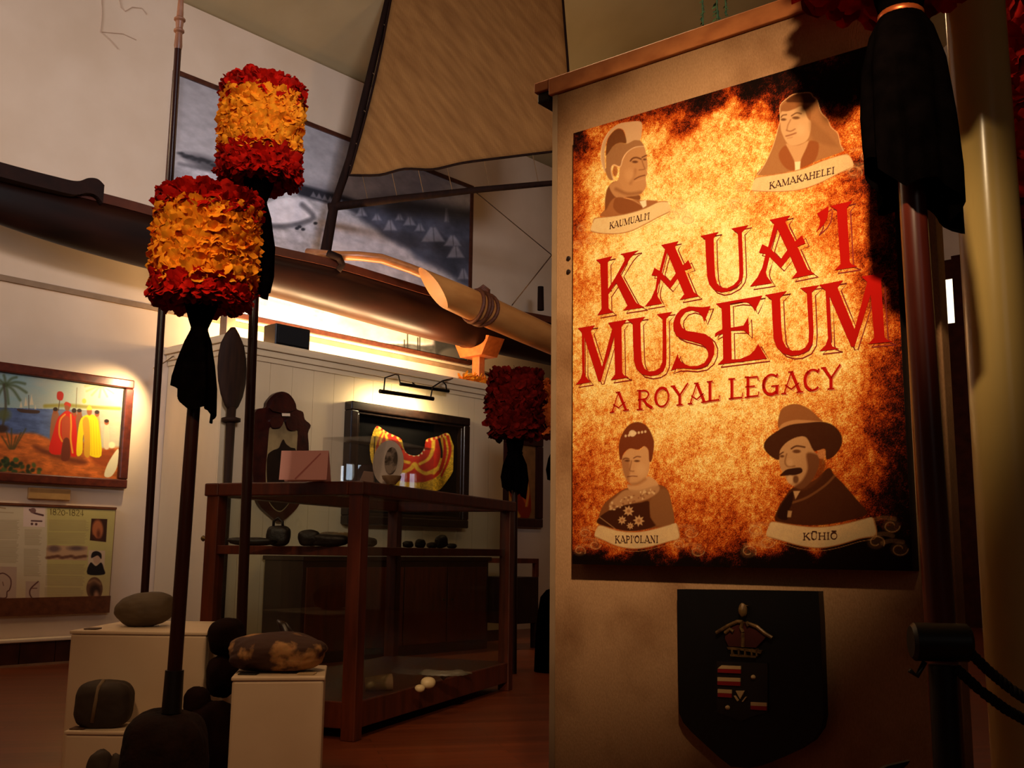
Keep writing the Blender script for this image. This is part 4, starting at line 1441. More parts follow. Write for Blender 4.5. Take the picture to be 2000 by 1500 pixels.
    ribbon([(300, 1180), (315, 1090), (330, 1058), (380, 1055), (550, 1085), (750, 1100), (950, 1075), (1150, 1025), (1218, 1030), (1240, 1165), (1100, 1200), (900, 1258), (750, 1280), (600, 1265), (450, 1225)],
           [(1370, 1090, 76, 1), (1240, 1230, 76, -1), (1440, 1290, 76, 1), (190, 1130, 64, -1), (300, 1230, 70, 1), (140, 1310, 70, -1)])

    kp = (1 - sstep(.1, .5, c.G))[:, None] * .22
    gy = c.C.mean(1)[:, None] * np.array([1.06, .92, .74])[None]
    c.C[:] = c.C * (1 - kp) + gy * kp
    c.C *= 1 - .35 * kp


m_sign = printmat('parchment_print', 0.8, 0.8, 330, 0.04)
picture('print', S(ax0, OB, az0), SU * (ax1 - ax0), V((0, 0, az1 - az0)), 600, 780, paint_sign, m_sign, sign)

# --- lettering
m_red = mat('sign_red_ink', (176, 17, 8), (164, 14, 7), scale=4, rough=.8, spec=.05)
m_thin = mat('sign_line_ink', (136, 20, 8), (126, 17, 7), scale=4, rough=.5)
m_ink = mat('brown_name_ink', (74, 34, 16), (66, 28, 13), scale=4, rough=.5)
OL = OB + .0016


def sp(pts, o):
    return [PS(x, y, o) for x, y in pts]


def dense(pts):
    return [tuple(p) for p in pts]


def zf(ox, oy, s):
    return lambda pts: [(ox + x / s, oy + y / s) for x, y in pts]


z1 = zf(1150, 380, 6.25)
z2 = zf(1420, 380, 6.25)
z3 = zf(1110, 560, 6.25)
z4 = zf(1420, 520, 5.8824)
K_ = z1([(88, 798), (288, 750), (232, 830), (236, 1150), (320, 1015), (390, 890), (432, 810), (436, 770), (420, 742), (385, 725), (612, 678), (560, 715), (510, 770), (465, 840), (388, 970), (570, 1305), (590, 1330), (682, 1375), (420, 1415), (472, 1355), (345, 1095), (332, 1080), (240, 1215), (243, 1390), (300, 1438), (103, 1473), (155, 1395), (148, 1100), (140, 840)])
A_o = [(885, 615), (1095, 568), (1055, 635), (1060, 660), (1150, 860), (1215, 798), (1258, 895), (1170, 925), (1282, 1190), (1345, 1240), (1110, 1285), (1165, 1215), (1085, 1025), (990, 1150), (875, 1030), (842, 1130), (833, 1200), (845, 1250), (895, 1330), (685, 1365), (760, 1270), (812, 1150), (835, 995), (765, 985), (800, 893), (862, 930), (930, 665)]
A_h = [(955, 710), (975, 745), (1062, 960), (990, 1065), (890, 955)]
U_ = z1([(1360, 505), (1585, 455), (1525, 530), (1535, 850), (1545, 1000), (1565, 1080), (1610, 1130), (1690, 1142), (1770, 1100), (1825, 1040), (1838, 960), (1830, 720), (1818, 470), (1737, 415), (1952, 370), (1868, 460), (1880, 720), (1888, 960), (1868, 1040), (1810, 1120), (1700, 1180), (1620, 1195), (1530, 1165), (1470, 1095), (1445, 1000), (1432, 800), (1420, 545)])
A2o = z2([(520, 308), (770, 252), (715, 330), (720, 350), (830, 570), (915, 497), (958, 595), (860, 635), (985, 910), (1070, 968), (790, 1025), (855, 945), (770, 750), (655, 895), (520, 760), (480, 900), (475, 950), (490, 1000), (550, 1080), (280, 1122), (370, 1010), (430, 890), (470, 725), (388, 708), (430, 605), (500, 640), (575, 360)])
A2h = z2([(612, 415), (640, 470), (735, 675), (655, 790), (535, 665)])
Q_ = z2([(1100, 230), (1170, 185), (1236, 140), (1240, 200), (1225, 290), (1180, 370), (1080, 462), (1110, 415), (1130, 370), (1135, 300)])
I_ = z2([(1255, 140), (1530, 75), (1465, 165), (1470, 300), (1500, 820), (1520, 850), (1595, 880), (1310, 925), (1385, 850), (1360, 500), (1340, 190)])
M_ = z3([(115, 505), (325, 470), (275, 545), (345, 770), (412, 975), (480, 720), (535, 515), (485, 440), (715, 400), (650, 490), (660, 1050), (680, 1080), (740, 1105), (515, 1140), (570, 1070), (560, 600), (397, 1155), (368, 1155), (196, 620), (200, 1050), (215, 1100), (270, 1165), (90, 1195), (150, 1120), (170, 1050), (165, 560)])
U2 = z3([(715, 400), (940, 365), (880, 440), (890, 800), (900, 920), (930, 1000), (985, 1035), (1060, 1025), (1120, 985), (1145, 920), (1150, 800), (1150, 395), (1080, 335), (1270, 305), (1195, 390), (1200, 800), (1195, 950), (1160, 1030), (1090, 1075), (1000, 1090), (900, 1070), (830, 1000), (800, 900), (790, 700), (785, 450)])
S_ = z3([(1735, 235), (1700, 330), (1660, 430), (1640, 370), (1590, 310), (1510, 285), (1430, 310), (1375, 380), (1365, 440), (1390, 500), (1450, 540), (1560, 555), (1680, 580), (1750, 640), (1785, 720), (1780, 820), (1740, 910), (1660, 980), (1540, 1005), (1420, 995), (1330, 997), (1250, 1025), (1290, 930), (1335, 815), (1350, 880), (1390, 930), (1480, 970), (1580, 965), (1660, 930), (1705, 860), (1705, 800), (1680, 740), (1620, 700), (1500, 665), (1400, 640), (1320, 600), (1285, 530), (1280, 440), (1310, 350), (1370, 280), (1470, 240), (1560, 245), (1640, 250)])
E_ = [(1398, 593), (1489, 577), (1474.4, 607.6), (1469, 597), (1461, 590.8), (1445.5, 589.7), (1426, 593), (1427.6, 640), (1452, 635.6), (1461.7, 618.6), (1463.4, 654.3), (1453, 645), (1428, 645.8), (1429.4, 702), (1445.5, 701), (1464, 693.4), (1474.4, 683), (1480.4, 671.3), (1498, 700), (1402, 712), (1412.4, 700.8), (1411.5, 652), (1404, 653), (1396, 658), (1397, 651), (1402.8, 647), (1410.8, 643), (1409, 601.6)]
U3 = z4([(435, 330), (690, 282), (610, 365), (625, 700), (640, 850), (680, 930), (750, 970), (840, 965), (900, 930), (935, 870), (940, 750), (915, 310), (840, 250), (1060, 215), (975, 300), (995, 750), (985, 880), (930, 970), (830, 1020), (740, 1030), (640, 1000), (570, 930), (535, 830), (520, 600), (510, 380)])
M2 = z4([(1060, 215), (1335, 160), (1270, 245), (1370, 490), (1465, 720), (1540, 450), (1610, 180), (1545, 120), (1825, 70), (1770, 160), (1810, 810), (1835, 840), (1905, 865), (1620, 895), (1690, 820), (1650, 330), (1465, 922), (1428, 926), (1175, 340), (1195, 880), (1210, 920), (1290, 948), (1060, 975), (1130, 910), (1160, 830), (1130, 280)])
letters = [(K_, None), (z1(A_o), z1(A_h)), (U_, None), (A2o, A2h), (Q_, None), (I_, None), (M_, None), (U2, None), (S_, None), (E_, None), (U3, None), (M2, None)]
row1, row2 = MB(), MB()
ln = MB()
for i, (o_, h_) in enumerate(letters):
    mb = row1 if i < 6 else row2
    dx, dy = (6.2, 5.4) if i not in (3, 4, 5, 10, 11) else (7.0, 6.0)
    mb.plate(sp(o_, OL), sp(h_, OL) if h_ else None)
    for lp in ([o_] + ([h_] if h_ else [])):
        q = [(x + dx, y + dy) for x, y in lp]
        q.append(q[0])
        q.append(q[1])
        ln.ribbon(sp(q, OL - .0008), .0030, SN)
row1.build('title_first_row', m_red, sign)['label'] = "red title row KAUA'I"
row2.build('title_second_row', m_red, sign)['label'] = 'red title row MUSEUM'
ln.build('title_drop_outline', m_thin, sign)

# stroke letters for the smaller lines: (polyline, relative width); x in em, y 0..1
TK, TN = .15, .065


def arc(cx, cy, rx, ry, a0, a1, n=12):
    return [(cx + rx * math.cos(math.radians(lerp(a0, a1, i / n))), cy + ry * math.sin(math.radians(lerp(a0, a1, i / n)))) for i in range(n + 1)]


def sf(x, y, w=.13):
    return ([(x - w, y), (x + w, y)], TN)


GL = {
    'A': (.78, [([(.08, 0), (.36, 1)], TN), ([(.36, 1), (.68, 0)], TK), ([(.12, .40), (.36, .18), (.66, .44)], TN), sf(.07, 0, .1), sf(.68, 0), sf(.34, 1, .1)]),
    'K': (.72, [([(.14, 0), (.14, 1)], TK), ([(.14, .38), (.56, 1)], TN), ([(.30, .58), (.64, 0)], TK), sf(.14, 0), sf(.14, 1), sf(.56, 1, .1), sf(.64, 0, .1)]),
    'U': (.74, [([(.14, 1), (.14, .3)] + arc(.36, .3, .22, .27, 180, 270), TK), (arc(.36, .3, .22, .27, 270, 360) + [(.58, 1)], TN), sf(.14, 1), sf(.58, 1, .1)]),
    'M': (.95, [([(.12, 0), (.12, 1)], TN), ([(.14, 1), (.44, 0)], TK), ([(.44, 0), (.76, 1)], TN), ([(.78, 1), (.78, 0)], TK), sf(.12, 0, .1), sf(.78, 0), sf(.1, 1, .1), sf(.8, 1, .1)]),
    'L': (.62, [([(.14, 0), (.14, 1)], TK), ([(.14, .03), (.54, .03), (.56, .24)], TN), sf(.14, 1), sf(.1, .02, .08)]),
    'I': (.34, [([(.16, 0), (.16, 1)], TK), sf(.16, 0), sf(.16, 1)]),
    "'": (.2, [([(.12, 1.0), (.12, .84), (.04, .7)], .1)]),
    'H': (.8, [([(.14, 0), (.14, 1)], TK), ([(.62, 0), (.62, 1)], TK), ([(.14, .52), (.62, .52)], TN), sf(.14, 0), sf(.14, 1), sf(.62, 0), sf(.62, 1)]),
    'E': (.64, [([(.14, 0), (.14, 1)], TK), ([(.14, .97), (.52, .97), (.54, .80)], TN), ([(.04, .52), (.42, .52)], TN), ([(.14, .03), (.54, .03), (.57, .22)], TN), sf(.1, 0, .08), sf(.1, 1, .08)]),
    'P': (.62, [([(.14, 0), (.14, 1)], TK), ([(.14, .97), (.28, .97)] + arc(.28, .73, .24, .24, 90, -90) + [(.14, .49)], TN * 1.3), sf(.14, 0), sf(.1, 1, .08)]),
    'O': (.78, [(arc(.38, .5, .28, .48, 45, 225, 16), TK), (arc(.38, .5, .28, .48, 225, 405, 16), TN * 1.3)]),
    'N': (.8, [([(.14, 0), (.14, 1)], TN), ([(.14, 1), (.62, 0)], TK), ([(.62, 0), (.62, 1)], TN), sf(.14, 0, .1), sf(.1, 1, .09), sf(.62, 1, .1)]),
    'R': (.72, [([(.14, 0), (.14, 1)], TK), ([(.14, .97), (.30, .97)] + arc(.30, .74, .22, .23, 90, -90) + [(.06, .51)], TN * 1.3), ([(.30, .5), (.46, .2), (.68, 0)], TK), sf(.14, 0), sf(.1, 1, .08)]),
    'Y': (.74, [([(.08, 1), (.36, .48)], TK), ([(.36, .48), (.72, 1.08)], TN * 1.3), ([(.36, .5), (.36, 0)], TK), sf(.36, 0), sf(.08, 1, .1)]),
    'G': (.82, [(arc(.40, .5, .30, .48, 50, 200, 14), TN * 1.5), (arc(.40, .5, .30, .48, 130, 310, 14), TK), ([(.62, 0), (.62, .42)], TK), ([(.40, .42), (.70, .42)], TN), ([(.60, .84), (.64, 1.0)], TN * 1.4)]),
    'C': (.74, [(arc(.40, .5, .30, .48, 50, 140, 10), TN * 1.5), (arc(.40, .5, .30, .48, 120, 260, 14), TK), (arc(.40, .5, .30, .48, 250, 315, 10), TN * 1.3), ([(.58, .82), (.64, 1.0)], TN * 1.4)]),
    '1': (.4, [([(.06, .8), (.2, 1), (.2, 0)], .1)]),
    '8': (.6, [(arc(.28, .74, .17, .23, 0, 360, 16), .09), (arc(.28, .26, .22, .25, 0, 360, 16), .09)]),
    '2': (.6, [(arc(.26, .72, .2, .25, 160, -30, 12) + [(.06, .03), (.5, .03)], .1)]),
    '0': (.6, [(arc(.28, .42, .24, .4, 0, 360, 18), .09)]),
    '-': (.4, [([(.06, .4), (.3, .4)], .09)]),
    '4': (.6, [([(.36, 0), (.36, 1), (.04, .3), (.5, .3)], .09)]),
}


def text_boxes(mb, items, to3d, nrm, em):
    """items: (char, origin px, x axis px per em, y axis px per cap); to3d maps px to the surface"""
    for ch, (ox, oy), (ux, uy), (vx, vy) in items:
        for pl, w in GL[ch][1]:
            pts = [(ox + ux * x + vx * y, oy + uy * x + vy * y) for x, y in pl]
            mb.ribbon([to3d(p) for p in pts], w * em, nrm)


def run(text, p0, p1, cap, space=.42, shear=0.0, cap1=None):
    """lay a text along a baseline from p0 to p1 with cap heights growing from cap to cap1"""
    w = sum((space if ch == ' ' else GL[{'Ū': 'U', 'Ō': 'O'}.get(ch, ch)][0]) for ch in text)
    cap1 = cap1 or cap
    x = 0
    its = []
    marks = []
    for ch in text:
        b = {'Ū': 'U', 'Ō': 'O'}.get(ch, ch)
        adv = space if ch == ' ' else GL[b][0]
        q = x / w
        q2 = (x + adv) / w
        o = (lerp(p0[0], p1[0], q), lerp(p0[1], p1[1], q))
        e = (lerp(p0[0], p1[0], q2), lerp(p0[1], p1[1], q2))
        if ch != ' ':
            u_ = ((e[0] - o[0]) / adv, (e[1] - o[1]) / adv)
            cp = lerp(cap, cap1, q)
            its.append((b, o, u_, (shear * cp, -cp)))
            if b != ch:
                marks.append((o, u_, cp))
        x += adv
    return its, marks


pxm = (PS(1400, 800, OL) - PS(1401, 800, OL)).length
pxv = (PS(1400, 800, OL) - PS(1400, 801, OL)).length
m_pink_ink = mat('pale_red_ink', (212, 110, 70), (204, 100, 62), rough=.5)
for txt, p0, p1, c0, c1 in (('A', (1192, 805), (1227, 800), 37, 37), ('ROYAL', (1243, 800), (1408, 781), 37, 39), ('LEGACY', (1422, 779.5), (1642, 757), 39, 43)):
    its, _ = run(txt, p0, p1, c0, cap1=c1)
    sub, subl = MB(), MB()
    text_boxes(sub, its, lambda p: PS(p[0], p[1], OL), SN, 37 * pxv)
    for it in its:
        text_boxes(subl, [(it[0], (it[1][0] + 2.6, it[1][1] + 2.4), it[2], it[3])], lambda p: PS(p[0], p[1], OL - .0008), SN, 24 * pxv)
    w_ = sub.build('subtitle_word', m_red, sign)
    w_['label'] = 'dark red word ' + txt
    subl.build('word_shadow_line', m_pink_ink, w_)
for txt, p0, p1, cap, sh in (("KAUMUALI'I", (1190, 447), (1269, 427), 12.2, .05), ('KAMAKAHELEI', (1502, 369), (1630, 338), 12.5, .04),
                             ("KAPI'OLANI", (1201, 1060), (1286, 1059.5), 13.5, 0), ('KŪHIŌ', (1568, 1054), (1637, 1052.5), 13.0, 0)):
    its, marks = run(txt, p0, p1, cap, shear=sh)
    nm = MB()
    text_boxes(nm, its, lambda p: PS(p[0], p[1], OL), SN, 14 * pxv)
    for o, u_, cp in marks:
        a = (o[0] + u_[0] * .14, o[1] - cp * 1.22)
        b = (o[0] + u_[0] * .62, o[1] - cp * 1.22)
        nm.ribbon([PS(a[0], a[1], OL), PS(b[0], b[1], OL)], 1.5 * pxv, SN)
    nm.build('name_lettering', m_ink, sign)['label'] = 'small brown lettering ' + txt

# heading on the information panel
hd = MB()
its, _ = run('1820-1824', (97, 1005), (165, 1008), 12)
text_boxes(hd, its, lambda p: PD(p[0], p[1], WN, DM - .0437), WN, 12 * (PD(130, 1000, WN, DM) - PD(130, 1001, WN, DM)).length)
hd.build('heading', mat('olive_ink', (112, 92, 40), (104, 84, 36), rough=.6), INFO)['label'] = 'olive heading 1820-1824'

# ------------------------------------------------------------------ shield plaque under the sign
zs = zf(1320, 1140, 4.1667)
sh_px = [(10, 45), (590, 52), (1160, 62), (1175, 300), (1195, 900), (1200, 1080), (1180, 1180), (1110, 1280), (1000, 1350), (850, 1420), (700, 1480), (600, 1500), (450, 1490), (360, 1420), (250, 1320), (130, 1210), (60, 1130), (25, 1050), (18, 700)]
m_shield = mat('black_shield_wood', (12, 9, 8), (7, 5, 5), rough=.4)
ob = .03
sh3 = sp(zs(sh_px), ob)
t = thing('shield_plaque', 'dark wooden shield with a carved crown and striped coat of arms', 'plaque', S(PS(1465, 1300).dot(SU), 0.0, min(p.z for p in sh3)))
MB().plate(sh3, None, -SN * (ob - .001)).build('shield_board', m_shield, t, bevel=.004)
mg = mat('dull_gold', (126, 92, 50), (70, 46, 24), scale=60, rough=.45, metal=.3)
md = mat('maroon_paint', (74, 22, 14), (48, 14, 9), rough=.5)
mc = mat('cream_paint', (206, 168, 116), (188, 148, 98), rough=.5)
mr = mat('red_paint', (150, 22, 20), (128, 16, 15), rough=.5)


def relief(mb, pts, o, h):
    return mb.plate(sp(zs(pts), o + h), None, -SN * h)


cm = MB()
relief(cm, [(400, 400), (470, 340), (545, 310), (620, 330), (690, 370), (735, 430), (700, 470), (650, 520), (430, 510), (400, 450)], ob, .008)
cm.build('crown_cap', md, t)
cg = MB()
for q in ([(330, 400), (420, 345), (500, 308), (545, 312)], [(590, 325), (660, 350), (720, 400), (785, 442)], [(400, 400), (440, 370), (470, 390)], [(545, 312), (530, 360), (545, 395)], [(575, 310), (590, 345)], [(545, 400), (545, 470), (545, 515)]):
    cg.tube([p for p in sp(zs(q), ob + .010)], .0045, 8)
relief(cg, [(415, 515), (545, 525), (700, 545), (690, 570), (545, 545), (425, 535)], ob, .010)
relief(cg, [(440, 575), (545, 582), (655, 590), (650, 604), (545, 598), (445, 590)], ob, .010)
for x in (450, 505, 555, 610, 650):
    relief(cg, [(x, 530), (x + 12, 532), (x + 10, 590), (x, 588)], ob, .010)
cg.build('crown_bands', mg, t)
co_ = MB()
co_.rock(PS(*zs([(545, 215)])[0], ob + .012), .011, .008, .017, 2, .1)
relief(co_, [(520, 180), (545, 170), (575, 182), (560, 200), (530, 200)], ob, .012)
co_.build('crown_orb', mg, t)
st = MB()
for (x0, x1, y, h) in ((340, 526, 665, 26), (338, 522, 762, 30), (340, 452, 858, 30), (608, 738, 964, 28)):
    relief(MB(), [(x0, y + h + 1), (x1, y + h + 7), (x1, y + h + 40), (x0, y + h + 32)], ob + .004, .004).build('red_stripe', mr, t)
    relief(MB(), [(x0 + (30 if y == 665 else 0), y), (x1, y + 6), (x1, y + h + 6), (x0, y + h)], ob + .004, .004).build('cream_stripe', mc, t)
relief(st, [(486, 872), (558, 872), (522, 940)], ob + .004, .005)
for (x, y) in ((632, 760), (424, 1008)):
    MB().lathe(PS(*zs([(x, y)])[0], ob + .004), SN, [(0, .0055), (.005, .005), (.008, .002)], 14).build('cream_disc', mc, t, smooth=40)
relief(st, [(470, 912), (480, 910), (508, 950), (500, 958)], ob + .004, .005)
relief(st, [(574, 922), (566, 920), (536, 958), (545, 962)], ob + .004, .005)
MB().plate(sp(zs([(330, 632), (745, 650), (745, 1050), (640, 1075), (530, 1120), (420, 1075), (334, 1050)]), ob + .004), None, -SN * .004).build('inner_shield', mat('dark_inner_shield', (30, 18, 13), (18, 10, 8), rough=.5), t)
st.build('cream_charges', mc, t)

# ------------------------------------------------------------------ round column at the right
cb = PY(1963, 900, 2.42)
rc = .0705
t0 = MB().lathe(V((cb.x, cb.y, 0)), (0, 0, 1), [(0, rc * 1.25), (.02, rc * 1.25), (.03, rc), (ZC, rc)], 48).build(
    'column', mat('glossy_cream_paint', (226, 192, 118), (214, 178, 104), scale=3, rough=.22, spec=.5, bump=.03, bscale=40, bdist=.002), smooth=40)
tag(t0, 'round glossy cream column rising beside the sign panel', 'column')

# ------------------------------------------------------------------ rope barrier post
bp = PY(1838, 1250, 1.9)
bx, by = bp.x, bp.y
ztop_ = PY(1838, 1210, 1.9).z
t = thing('stanchion', 'black rope barrier post beside the column at lower right', 'barrier', (bx, by, 0))
MB().lathe(V((bx, by, 0)), (0, 0, 1), [(0, .10), (.012, .10), (.03, .05), (.04, .026), (ztop_ - .08, .024)], 28).build('post', m_black, t, smooth=40)
e = V((1, -.12, 0)).normalized()
MB().tube([V((bx, by, ztop_ - .04)) - e * .053, V((bx, by, ztop_ - .04)) - e * .047, V((bx, by, ztop_ - .04)) + e * .044, V((bx, by, ztop_ - .04)) + e * .05], [.028, .034, .034, .028], 20).build('head', m_black, t, smooth=40)
MB().tube([V((bx, by, ztop_ - .075)) - e * .03 + V((0, 0, .0)), V((bx, by, ztop_ - .10)) - e * .045, V((bx, by, ztop_ - .09)) - e * .058], .005, 8).build('hook', mat('dark_steel', (70, 66, 62), (50, 46, 44), rough=.3, metal=.8), t, smooth=True)


def rope(name, pts, r, label):
    path = [V(p) for p in pts]
    dn = []
    for i in range(len(path) - 1):
        for k in range(14):
            dn.append(lerp(path[i], path[i + 1], k / 14))
    dn.append(path[-1])
    mb = MB()
    for s in range(3):
        strand = []
        for i, p in enumerate(dn):
            tg = (dn[min(i + 1, len(dn) - 1)] - dn[max(i - 1, 0)]).normalized()
            a = tg.orthogonal().normalized()
            b = tg.cross(a)
            an = i * .75 + s * 2.094
            strand.append(p + (a * math.cos(an) + b * math.sin(an)) * r * .55)
        mb.tube(strand, r * .62, 8)
    o = mb.build(name, mat(name + '_fibre', (20, 13, 9), (12, 8, 6), scale=80, rough=.9), smooth=True)
    return tag(o, label, 'rope')


def sag(p, q, s, n=6):
    return [lerp(V(p), V(q), i / n) - V((0, 0, s * 4 * (i / n) * (1 - i / n))) for i in range(n + 1)]


rope('barrier_rope', sag(PY(1888, 1268, 1.88), PY(2160, 1420, 1.75), .03), .0085, 'upper twisted dark rope hanging right from the barrier post')
rope('barrier_rope', sag(PY(1868, 1306, 1.88), PY(2160, 1440, 1.8), .035), .0085, 'lower twisted dark rope hanging right from the barrier post')
# dark pointed leaf tip at the bottom of the panel
lp_ = [(1700, 1512), (1735, 1496), (1778, 1486), (1772, 1494), (1752, 1512), (1742, 1560), (1700, 1620), (1690, 1560)]
pl = [PY(x, y, 2.0) for x, y in lp_]
o = MB().plate(pl, None, V((0, .012, 0)))
bse = PY(1702, 1620, 2.0)
o.tube([bse, V((bse.x, bse.y, .0))], .012, 8)
o = o.build('potted_leaf', mat('dark_leaf', (20, 14, 9), (12, 9, 6), rough=.6))
tag(o, 'dark pointed leaf tip at the bottom edge below the shield', 'leaf')
# ------------------------------------------------------------------ feather standards (kahili)
m_rf = mat('red_feathers', (200, 18, 3), (138, 8, 2), scale=26, rough=.75, spec=.1)
m_yf = mat('golden_feathers', (255, 172, 40), (238, 132, 20), scale=26, rough=.75, spec=.1)
m_pole = woodmat('dark_pole_wood', (52, 22, 14), (32, 13, 8), 'Z', rough=.3, spec=.3)


def petals(mb, c, axis, r, h0, h1, n, size, rnd, e1, e2, top=False, flare=0.0):
    """n curled feather tufts between heights h0 and h1 round an axis"""
    for i in range(n):
        h = lerp(h0, h1, rnd.random())
        a = rnd.uniform(0, 2 * math.pi)
        out = e1 * math.cos(a) + e2 * math.sin(a)
        tan = e2 * math.cos(a) - e1 * math.sin(a)
        rr = r * rnd.uniform(.86, 1.0)
        base = c + axis * h + out * rr * .93
        up = axis * rnd.choice([1, 1, 1, -.7]) * rnd.uniform(.4, 1) + tan * rnd.uniform(-.9, .9) + out * rnd.uniform(.12, .5 + flare)
        up.normalize()
        side = up.cross(out)
        if side.length < .05:
            side = tan.copy()
        side.normalize()
        nrm = side.cross(up).normalized()
        if nrm.dot(out) < 0:
            nrm = -nrm
        L = size * rnd.uniform(.7, 1.25)
        wd = L * rnd.uniform(.38, .62)
        cu = rnd.uniform(-.25, .4)
        rows = ((0, .25), (.35, .85), (.7, 1.0), (1.0, .55))
        o = len(mb.v)
        for (t, w) in rows:
            for k in (-1, -.35, .35, 1):
                j = L * rnd.uniform(-.07, .07)
                mb.v.append(base + up * (L * t + (j if t == 1.0 else 0)) + side * (wd * w * k) + nrm * (cu * L * t * t + .16 * L * (1 - k * k) * (1 if cu > 0 else -.4) + j * .5))
        for q in range(3):
            for k in range(3):
                mb.f.append((o + q * 4 + k, o + q * 4 + k + 1, o + (q + 1) * 4 + k + 1, o + (q + 1) * 4 + k))


def disc_petals(mb, c, axis, r, n, size, rnd, e1, e2, sgn):
    for i in range(n):
        a = rnd.uniform(0, 2 * math.pi)
        q = r * math.sqrt(rnd.random())
        out = e1 * math.cos(a) + e2 * math.sin(a)
        base = c + out * q
        o = len(mb.v)
        up = (axis * sgn * rnd.uniform(.3, .9) + out * rnd.uniform(.1, 1) + e1 * rnd.uniform(-.5, .5) + e2 * rnd.uniform(-.5, .5)).normalized()
        side = up.cross(axis)
        side.normalize()
        L = size * rnd.uniform(.7, 1.2)
        for (t, w) in ((0, .3), (.5, 1), (1, .5)):
            for k in (-1, 0, 1):
                mb.v.append(base + up * L * t + side * L * .5 * w * k + axis * sgn * .1 * L * (1 - abs(k)))
        for q_ in range(2):
            for k in range(2):
                mb.f.append((o + q_ * 3 + k, o + q_ * 3 + k + 1, o + (q_ + 1) * 3 + k + 1, o + (q_ + 1) * 3 + k))


def cloth_skirt(mb, c, down, prof, hem, folds=7, depth=.28, n=56, seed=0, rx=1.0):
    """hanging cloth: prof is (distance below c, radius); hem jags the last rows"""
    rnd = random.Random(seed)
    e1 = V((1, 0, 0))
    e1 = (e1 - down * e1.dot(down)).normalized()
    e2 = down.cross(e1)
    ph = [rnd.uniform(0, 6.28) for _ in range(4)]
    o = len(mb.v)
    H = prof[-1][0]
    for i, (h, r) in enumerate(prof):
        f = h / H
        for k in range(n):
            a = 2 * math.pi * k / n
            fold = 1 + depth * f * (.6 * math.sin(folds * a + ph[0]) + .4 * math.sin((folds + 3) * a + ph[1] + 2 * f))
            hh = h + hem * f ** 3 * (.65 * math.cos(a) + .35 * math.sin(3 * a + ph[3]))
            mb.v.append(c + down * hh + (e1 * math.cos(a) * rx + e2 * math.sin(a)) * r * fold)
    for i in range(len(prof) - 1):
        for k in range(n):
            k2 = (k + 1) % n
            mb.f.append((o + i * n + k, o + i * n + k2, o + (i + 1) * n + k2, o + (i + 1) * n + k))


def kahili(label, foot, hb, ht, r, scheme, pole_r, cone, skirt, hem, seed, size=.062, n=1500, ferrule=None, group=None, tie=None, tie_mat=None):
    """feather standard: foot = bottom of its pole, hb/ht = bottom and top of the feather drum"""
    foot, hb, ht = V(foot), V(hb), V(ht)
    rnd = random.Random(seed)
    t = thing('feather_standard', label, 'feather standard', foot, group)
    axis = (ht - hb)
    L = axis.length
    axis.normalize()
    e1 = (V((1, 0, 0)) - axis * axis.x).normalized()
    e2 = axis.cross(e1)
    core = MB()
    core.lathe(hb, axis, [(.01, r * .82), (L - .01, r * .82)], 24)
    core.build('drum_core', mat('drum_cloth', (110, 16, 8), (84, 10, 6), rough=.9), t)
    for (nm_, m_, bands, caps) in scheme:
        mb = MB()
        for (a, b, dens) in bands:
            petals(mb, hb, axis, r, a * L, b * L, int(n * (b - a) * dens), size, rnd, e1, e2)
        for (h, sg) in caps:
            disc_petals(mb, hb + axis * (h * L), axis, r * .9, int(n * .12), size, rnd, e1, e2, sg)
        mb.build(nm_, m_, t, smooth=True)
    pd = (foot - hb).normalized()
    pole = MB().tube([hb, lerp(hb, foot, .5), foot], [pole_r * .85, pole_r * .95, pole_r], 16)
    pole.build('pole', m_pole, t, smooth=40)
    # wrapped cone under the drum, then the loose cloth below the tie
    ch, cr0, cr1 = cone
    MB().lathe(hb + axis * .03, pd, [(0, cr0), (ch * .35, cr0 * .97), (ch * .75, lerp(cr0, cr1, .6)), (ch, cr1)], 28).build('cloth_cone', m_blackcloth, t, smooth=40)
    mb = MB()
    sk = hb + pd * (ch - .03)
    cloth_skirt(mb, sk, pd, skirt, hem, seed=seed)
    mb.build('tie_cloth', m_blackcloth, t, smooth=True)
    MB().lathe(sk - pd * .012, pd, [(0, cr1 * 1.02), (.006, cr1 * 1.14), (.016, cr1 * 1.14), (.022, cr1 * 1.02)], 24).build('tie_band', tie_mat or m_blackcloth, t, smooth=True)
    if ferrule:
        MB().tube([foot + V((0, 0, .0)), foot + (hb - foot).normalized() * ferrule], [pole_r * 1.35, pole_r * 1.25], 16).build('ferrule', m_black, t, smooth=40)
    return t


two_tone = lambda a, b: [('yellow_feathers', m_yf, [(a, b, 1.25)], []),
                         ('red_feathers', m_rf, [(-.03, a, 1.2), (b, 1.03, 1.3)], [(0.0, -1), (1.0, 1)])]
# front left
hb1, ht1 = PY(394, 581, 4.0), PY(409, 400, 4.0)
ft1 = PY(335, 1392, 4.0)
kahili('nearer and lower of the two golden feather standards, its drum banded red', ft1, hb1, ht1, .198,
       two_tone(.12, .86), .0275, (.165, .068, .030),
       [(0, .034), (.05, .052), (.14, .07), (.22, .078), (.30, .076)], .075, 21, .043, 4200, ferrule=.155)
# taller, behind
hb2, ht2 = PY(506, 346, 5.0), PY(514, 180, 5.0)
ft2 = PY(471, 1232, 5.0)
ft2 = lerp(hb2, ft2, hb2.z / (hb2.z - ft2.z))
kahili('farther and taller golden feather standard with red bands at top and bottom', ft2, hb2, ht2, .205,
       two_tone(.24, .86), .026, (.17, .08, .04),
       [(0, .045), (.08, .07), (.22, .09), (.36, .085), (.44, .07)], .08, 22, .043, 4200)
